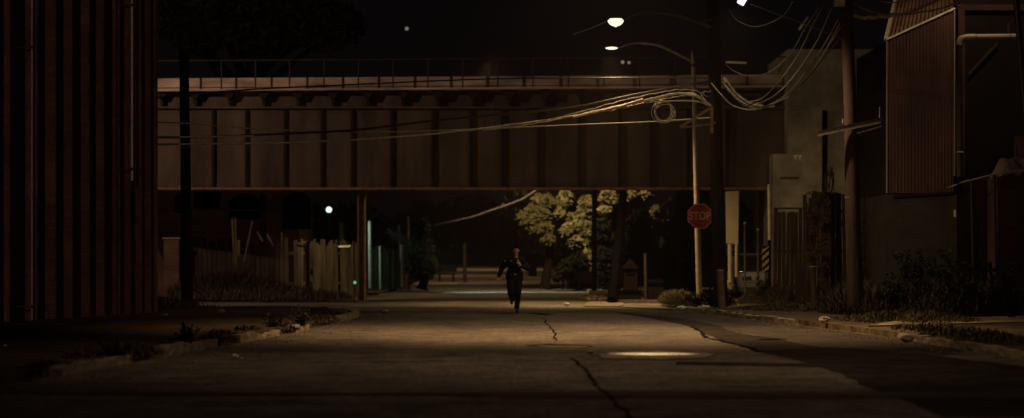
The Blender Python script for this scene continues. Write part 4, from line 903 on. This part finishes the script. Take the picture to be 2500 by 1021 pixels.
structure(MB().prism([(*G(1035, 697).xy, .1), (*G(1110, 703).xy, .1), (*G(1160, 690).xy, .1), (*G(1060, 684).xy, .1)], (0, 0, .05)).build('path_or_lit_patch', M['kerb']))
spot((-4.2, 122, 5.5), (-3.5, 124, 0), 620, SODIUM, 120, .8, .15)
spot((-1.0, 92, 9.3), (-1.0, 90.5, 0), 1700, SODIUM, 104, 1.0, .15)  # unseen lamp added to lift the road behind the bridge
spot((-13, 79, 3.9), (-12.5, 88, 3.2), 60, (1, .6, .42), 120, 1.0, .1)  # dim unseen fill added for the brick wall under the bridge
for yy_, pw_ in ((128, 1500), (150, 3200), (185, 5200)): spot((-1.0, yy_, 13.0), (-1.0, yy_+3, 0), pw_, SODIUM, 140, 1.0, .4)  # unseen lamps added to spread light along the far road
# distant lights
for px, py, D, r, m, lab in ((993, 70, 220, .16, 'lamp_star', 'faint lone star like light in the night sky above the bridge'), (1520, 152, 180, .12, 'lamp_dim', 'left one of two dim window lights above the bridge'), (1535.5, 153, 180, .10, 'lamp_dim', 'right one of two dim window lights above the bridge'), (475, 93, 170, .09, 'lamp_star', 'tiny pale light in the huge dark tree')):
    p = P(px, py, D); tag(MB().ell(p, (r, r, r), 10, 7).build('distant_light', M[m], loc=p, smooth=True), lab, 'light', 'far off lights')

rr = random.Random(21); cl = []
for i in range(46):
    x = -62+i*2.7+rr.uniform(-1, 1); y = 205+rr.uniform(0, 40); h = rr.uniform(4.2, 6.8)
    cl.append((x, y, h*.55+.6, rr.uniform(2.2, 3.6), 2.5, h*.6))
tag(leaves(cl, 26000, .55, 55, hollow=.0).build('treeline', M['leaf_shade']), 'black far off line of trees closing the end of the road', 'trees', kind='stuff')
# ------------------------------------------------------------ weeds, grass, litter
grass_patch('grass', [(X(1620, 66), X(1700, 66), 63.5, 71, 3, 1.0), (X(1700, 66), X(1790, 66), 62.5, 68, 1.2, .7), (X(1800, 66), X(1960, 66), 63.5, 68, 2.4, 1.15), (X(1870, 66), X(1935, 66), 64, 67, 1.3, 1.4), (X(1420, 74), X(1500, 74), 73, 80, 1, .35)], 17000, .36, M['grass'], 3, 'dry grass mounds around the stop sign pole and board fence')
grass_patch('grass', [(6.6, 9.5, 44, 50, 1, .6), (8.2, 12.5, 50, 54.5, 2, 1.2), (7.2, 10, 52, 56, 1.4, 1.1), (6.6, 8, 33, 43, .8, .5), (6.9, 8.5, 28, 33, .5, .4), (5.6, 9, 55, 61, .9, .5), (8.6, 12.5, 50.5, 55, 1.5, 2.6), (7.2, 9, 51, 57, 1, 2.2)], 21000, .34, M['grass_dim'], 4, 'dim weedy ground cover along the right verge')
LKg = [(-5.3, 28.9, .6), (-4.9, 34.2, .9), (-4.6, 36.2, .6), (-4.2, 42.5, 1), (-5.2, 26.0, .5), (-3.9, 48, .5), (-4.6, 40, .5), (-5.1, 31.2, .5), (-4.1, 52, .6), (-5.05, 30.2, 1), (-4.75, 37.6, .8), (-4.4, 44, 1.2), (-4.2, 46.5, 1.2), (-4.3, 50, 1), (-4.6, 55, 1.3)]
grass_patch('grass', [(x-.35, x+.3, y-1.1, y+1.1, w_, .8) for x, y, w_ in LKg], 11000, .2, M['grass_dim'], 5, 'ragged weeds growing through the broken left kerb', z=.06, lean=.5)
grass_patch('grass', [(-10.5, -6.6, 24, 27.5, 1.2, 1.2), (-12, -7.5, 58, 61, 1, 1.6), (-11, -5, 72, 78, 2, 2.0), (-11.5, -7.2, 75.5, 78.5, 2.5, 4.2)], 13000, .22, M['grass_dim'], 6, 'dark tall weeds on the left pavement and under the bridge')
k = 0
for px, D, h, n_ in ((1755, 60.5, .55, 14), (1735, 61.5, .5, 12), (1775, 62, .5, 12), (1700, 62, .4, 12), (1870, 66, .75, 14), (1855, 65, .6, 10), (2150, 54, .8, 16), (2185, 53, .9, 16), (2255, 54, .7, 14), (2330, 52, .9, 14), (2470, 48.5, .7, 12), (2120, 55, .7, 12)):
    labs = ['dark leafy weeds at the foot of the thick dark pole', 'dark leafy weeds left of the rusty red bollard', 'dark leafy weeds right of the rusty red bollard', 'low dark weeds near the white litter bag', 'leafy weeds covering the base of the striped marker', 'leafy weeds just left of the striped marker', 'tall dark weeds right of the brown wooden pole', 'second clump of tall dark weeds from the brown wooden pole', 'dark weeds at the middle of the red building base', 'dark weeds where the red building meets the fence', 'weeds by the right end of the chain link fence', 'weeds directly beside the foot of the brown pole']
    weed((X(px, D), D, .08), h, n_, 100+k, M['leaf_dark'], labs[k], 'weed clumps', .06, .4); k += 1
for i, (x, y, h) in enumerate(((-4.78, 33.9, .34), (-3.95, 43.2, .45), (-4.35, 42.0, .3), (-5.0, 29.1, .25))):
    weed((x, y, .03), h, 12, 200+i, M['leaf_dark'], ['dark weed tuft in the long gap of the left kerb', 'tallest dark weed at the far end of the left kerb', 'weed tuft just before the far end of the left kerb', 'weed tuft at the nearest break in the left kerb'][i], 'weed clumps', .04, .25)
# vines on the fence
def vine(px0, px1, py0, py1, D, n, seed, label, m):
    rr = random.Random(seed); t = thing('vine', P((px0+px1)/2, py1, D), label, 'vine', 'vines on the board fences'); st = MB(); lf = MB()
    for s in range(7):
        x = rr.uniform(px0, px1); pts = [P(x+rr.uniform(-8, 8), py1+(py0-py1)*i/6*rr.uniform(.85, 1), D-.05) for i in range(7)]; st.tube(curve_pts(pts, 3), .01, 5)
    for _ in range(n):
        u = rr.betavariate(2, 2); v = rr.random(); px = px0+(px1-px0)*u; py = py0+(py1-py0)*v
        if mnoise.noise(Vector((px*.05, py*.035, seed))) < -.02: continue
        p = P(px, py, D-rr.uniform(.02, .3)); a = Vector((rr.uniform(-1, 1), rr.uniform(-.6, .2), rr.uniform(-1, .3))).normalized(); q = a.cross(Vector((rr.uniform(-.5, .5), 1, rr.uniform(-.5, .5)))).normalized(); s = rr.uniform(.025, .06)
        lf.add([p-a*s, p+q*s*.6, p+a*s, p-q*s*.6], [(0, 1, 2, 3)])
    st.build('stem', M['bark'], t); lf.build('foliage', m, t); return t
vine(1965, 2055, 470, 740, 65.4, 3600, 1, 'leafy vine climbing over the taller overgrown board fence', M['leaf_lit'])
vine(2012, 2036, 405, 500, 65.0, 420, 2, 'thin vine tip reaching up along the dark drain channel', M['leaf_lit'])
vine(2095, 2175, 480, 700, 59.2, 1300, 3, 'dark vine on the fence right of the brown wooden pole', M['leaf_dark'])
vine(2168, 2334, 610, 762, 55.75, 2600, 4, 'dark creeper low on the base wall of the red building', M['leaf_dark'])
vine(2300, 2500, 640, 772, 50.2, 2400, 5, 'dark creeper tangled in the lower chain link fence', M['leaf_dark'])
for i, (px, py, s, m, lab) in enumerate(((573, 874, .05, 'foil', 'bright crumpled foil on the road near the left kerb'), (590, 876, .02, 'white', 'tiny paper scrap right of the bright foil'), (540, 764, .085, 'board', 'pale paper cup lying on the dark left pavement'), (405, 771, .05, 'board', 'flat pale scrap near the corner of the brick building'), (1664, 757, .12, 'white', 'white litter bag at the edge of the grass mound'), (2012, 787, .12, 'kerb', 'flat pale rubble piece on the right verge'), (2215, 835, .10, 'kerb', 'pale stone lying near the right kerb'), (1440, 864, .05, 'kerb', 'light pebble on the road near the long crack'), (940, 765, .1, 'kerb', 'pale rubble at the far end of the left kerb'), (1383, 747, .1, 'white', 'pale litter on the lit road right of the runner'), (12, 846, .03, 'white', 'white speck of litter at the far left of the pavement'), (1375, 686, .28, 'board', 'pale sack at the roadside below the lit narrow tree'))):
    z0 = .12 if i in (2, 3, 5, 6, 10) else .02
    c = G(px, py, z0); c.z += s*.45; mb = MB(); rr = random.Random(i); mb.ell(c, (s, s*.8, s*.5), 10, 7)
    for v in mb.v: v += Vector((rr.uniform(-1, 1), rr.uniform(-1, 1), rr.uniform(-.6, .6)))*s*.18
    tag(mb.build('litter', M[m], loc=c), lab, 'litter', 'litter and rubble')
mb = MB(); rr = random.Random(77)
for _ in range(900):
    if rr.random() < .6: y = rr.uniform(20, 58); x = -5.2+(y-20)*.045+abs(rr.gauss(0, .7)); z = .012
    else: y = rr.uniform(20, 58); x = rr.uniform(6.2, 7.0)-(y-30)*.07; z = .012
    s = rr.uniform(.006, .022); mb.box((x, y, z+s*.3), (s, s*1.3, s*.8), rr.uniform(0, 3))
tag(mb.build('gravel', M['kerb']), 'loose gravel crumbs scattered along both gutters', 'gravel', kind='stuff')

# ------------------------------------------------------------ the running person
D = 58.2; sc = D/F
def pp_(px, py, dy=0): return Vector((X(px, D), D+dy, Z(py, D)))
pers = thing('person', (X(1261, D), D, .004), 'person in a dark uniform running toward the camera down the middle of the road', 'person')
def cap(mb, a, b2, ra, rb, n=14):
    a = Vector(a); b2 = Vector(b2); k = 8; mb.tube([a.lerp(b2, i/k) for i in range(k+1)], [ra+(rb-ra)*i/k for i in range(k+1)], n); mb.ell(a, (ra, ra, ra), n, 8); mb.ell(b2, (rb, rb, rb), n, 8)
def remesh(mb, name, m, parent, vox=.012, sm=4, disp=0.0, seed=0):
    me = bpy.data.meshes.new(name); me.from_pydata(mb.v, [], mb.f); o = bpy.data.objects.new(name, me); C.objects.link(o)
    r_ = o.modifiers.new('r', 'REMESH'); r_.mode = 'VOXEL'; r_.voxel_size = vox
    s_ = o.modifiers.new('s', 'SMOOTH'); s_.factor = .5; s_.iterations = sm
    me2 = bpy.data.meshes.new_from_object(o.evaluated_get(bpy.context.evaluated_depsgraph_get())); bpy.data.objects.remove(o)
    base = parent_loc(parent)
    for v in me2.vertices:
        if disp:
            d = mnoise.noise(v.co*9+Vector((seed, 0, 0)))*disp+mnoise.noise(Vector((v.co.x*20, v.co.y*20, v.co.z*34)))*disp*.6; v.co += v.normal*d
        v.co -= base
    for p in me2.polygons: p.use_smooth = True
    me2.materials.clear(); me2.materials.append(m); me2.name = name; q = bpy.data.objects.new(name, me2); C.objects.link(q); q.parent = parent; return q
# joints (image left = person's right)
hd = pp_(1259.5, 612, -.10); neck0 = pp_(1259.3, 631, -.06); chest = pp_(1256, 643, -.02); waist = pp_(1256, 667, .02); pelvis = pp_(1256, 679, .03)
shL = pp_(1238.5, 635, 0); elL = pp_(1225, 656, .12); wrL = pp_(1218, 676, .05)
shR = pp_(1273.5, 635, -.03); elR = pp_(1289, 656, .02); wrR = pp_(1272, 650, -.24)
hipL = pp_(1247.5, 682, .03); knL = pp_(1247, 715, -.16); anL = pp_(1250.5, 733, .30); toL = pp_(1249.5, 741, .36)
hipR = pp_(1265, 682, .02); knR = pp_(1264.5, 715, -.13); anR = pp_(1262, 752, .02); toR = Vector((X(1262, D), D-.17, .045))
body = MB()
cap(body, neck0, hd+Vector((0, .03, -.06)), .058, .055); body.ell(hd+Vector((0, .015, .02)), (.072, .092, .095)); body.ell(hd+Vector((0, -.02, -.055)), (.055, .07, .062)); body.ell(hd+Vector((0, -.065, -.10)), (.026, .025, .022))
body.ell(hd+Vector((0, -.095, -.018)), (.012, .022, .024)); body.ell(hd+Vector((0, -.082, .022)), (.048, .016, .012)); body.ell(hd+Vector((0, -.082, -.058)), (.024, .014, .010))
for s in (-1, 1): body.ell(hd+Vector((s*.077, .01, -.005)), (.011, .022, .032)); body.ell(hd+Vector((s*.036, -.066, -.03)), (.022, .02, .02)); body.ell(hd+Vector((s*.03, -.075, .005)), (.014, .012, .009))
cap(body, chest, neck0, .10, .055); body.ell(chest, (.15, .10, .15)); body.ell(waist, (.13, .09, .13)); body.ell(pelvis, (.15, .10, .10))
for a, b2, c_, ra, rb2, rc in ((shL, elL, wrL, .052, .042, .028), (shR, elR, wrR, .052, .042, .028)):
    cap(body, chest+(a-chest)*.5+Vector((0, 0, .04)), a, .07, .055); cap(body, a, b2, ra, rb2); cap(body, b2, c_, rb2, rc)
for a, b2, c_, t_ in ((hipL, knL, anL, toL), (hipR, knR, anR, toR)):
    cap(body, a, b2, .078, .052); cap(body, b2, c_, .052, .036); cap(body, c_, t_, .035, .03)
def hand(mb, wr, d, palm_n, side, curl):
    d = Vector(d).normalized(); n = Vector(palm_n); n = (n-d*n.dot(d)).normalized(); s = d.cross(n).normalized()*side
    pc = wr+d*.055; q = Matrix((s, d, n)).transposed(); mb.ell(pc, (.040, .052, .016), 12, 8, q)
    for i, L in enumerate((.068, .078, .072, .056)):
        o = (i-1.5)*.0195; k0 = wr+d*.092+s*o; cur = curl*(.8+.12*i); e1 = k0+(d*math.cos(cur)+n*math.sin(cur))*L*.42; e2 = e1+(d*math.cos(cur*2)+n*math.sin(cur*2))*L*.33; e3 = e2+(d*math.cos(cur*2.7)+n*math.sin(cur*2.7))*L*.25
        mb.tube([k0-d*.02, k0, e1, e2, e3], [.0095, .0095, .0088, .008, .0055], 8)
    t0 = wr+d*.03-s*.032; t1 = t0+(d*.5-s*.8+n*.3).normalized()*.035; t2 = t1+(d*.85-s*.35+n*.35).normalized()*.03; mb.tube([t0+s*.015, t0, t1, t2], [.012, .012, .010, .007], 8)
hand(body, wrL, wrL-elL, (.4, -1, 0), 1, .35)
hand(body, wrR, Vector((-.55, -.25, .75)), (-.5, .6, -.2), -1, .55)
remesh(body, 'body', M['skin'], pers, .0065, 3)
sh_ = MB(); cap(sh_, chest+Vector((0, 0, .02)), neck0+Vector((0, .01, -.05)), .14, .075); sh_.ell(chest, (.205, .14, .19)); sh_.ell(waist+Vector((0, 0, .02)), (.205, .13, .16)); sh_.ell(chest+Vector((0, 0, .07)), (.20, .11, .09))
for a, b2, c_ in ((shL, elL, wrL), (shR, elR, wrR)):
    cap(sh_, chest+(a-chest)*.5+Vector((0, 0, .02)), a, .095, .078); cap(sh_, a, b2, .084, .070); cap(sh_, b2, b2.lerp(c_, .93), .068, .048)
remesh(sh_, 'shirt', M['uniform'], pers, .012, 5, .010, 1)
cl_ = MB(); cl_.tube([neck0+Vector((0, .01, -.055)), neck0+Vector((0, .008, .012))], [.085, .07], 14); cl_.build('collar', M['uniform'], pers, smooth=True)
tr = MB(); tr.ell(pelvis, (.222, .14, .15)); tr.ell(waist+Vector((0, 0, -.03)), (.20, .13, .08))
for a, b2, c_ in ((hipL, knL, anL), (hipR, knR, anR)): cap(tr, a, b2, .118, .088); cap(tr, b2, b2.lerp(c_, .95), .084, .066)
remesh(tr, 'trousers', M['uniform'], pers, .012, 5, .012, 5)
for a, t_ in ((anL, toL), (anR, toR)):
    s = MB(); cap(s, a+Vector((0, 0, .06)) if a is anR else a, a, .052, .05); hl = a+(Vector((0, .05, -.07)) if a is anR else Vector((0, .04, .02))); cap(s, hl, t_, .042, .036); cap(s, a, t_, .042, .036); 
    remesh(s, 'shoe', M['leather'], pers, .01, 3)
hr = MB(); hr.ell(hd+Vector((0, .045, .03)), (.087, .088, .098)); hr.ell(hd+Vector((0, .005, .075)), (.076, .085, .052)); hr.ell(hd+Vector((0, .12, -.02)), (.045, .045, .05))
for s in (-1, 1): hr.ell(hd+Vector((s*.066, .03, .02)), (.022, .05, .06))
remesh(hr, 'hair', M['hair'], pers, .009, 3, .006, 3)
bt = MB(); bt.lathe(waist+Vector((0, 0, -.06)), [(.20, 0), (.215, .0), (.215, .055), (.20, .055)], 24)
for v in bt.v: v.y = waist.y+(v.y-waist.y)*.72
bo = bt.build('belt', M['leather'], pers, smooth=True)
for s, w_ in ((-1, .07), (1, .055)): MB().box(waist+Vector((s*.195, -.01, -.08)), (w_, .09, .15)).build('holster', M['leather'], pers)
MB().box(waist+Vector((-.09, -.14, -.04)), (.05, .035, .08)).build('pouch', M['leather'], pers)
MB().box(waist+Vector((.02, -.15, -.035)), (.05, .012, .04)).build('buckle', M['brass'], pers)
MB().lathe(chest+Vector((.085, -.14, .06)), [(.001, 0), (.032, .0), (.026, .006), (.001, .009)], 8, Vector((0, -1, .1))).build('badge', M['brass'], pers)
MB().box(chest+Vector((-.09, -.137, .065)), (.06, .008, .014)).build('name_bar', M['galv'], pers)
MB().ell(shL+Vector((-.05, -.055, -.02)), (.028, .012, .034)).build('shoulder_patch', M['galv'], pers)

# faint night haze round the lamps
hz = MB().bb((-70, -3, -1.2), (75, 330, 13.5)).build('haze', None); hz['kind'] = 'stuff'
hm_ = bpy.data.materials.new('haze'); hm_.use_nodes = True; hn = hm_.node_tree; hn.nodes.remove(hn.nodes['Principled BSDF'])
pv = hn.nodes.new('ShaderNodeVolumePrincipled'); pv.inputs['Color'].default_value = (.9, .85, .8, 1); pv.inputs['Density'].default_value = .0006; pv.inputs['Anisotropy'].default_value = .72
hn.links.new(pv.outputs[0], hn.nodes['Material Output'].inputs['Volume']); hz.data.materials.append(hm_)
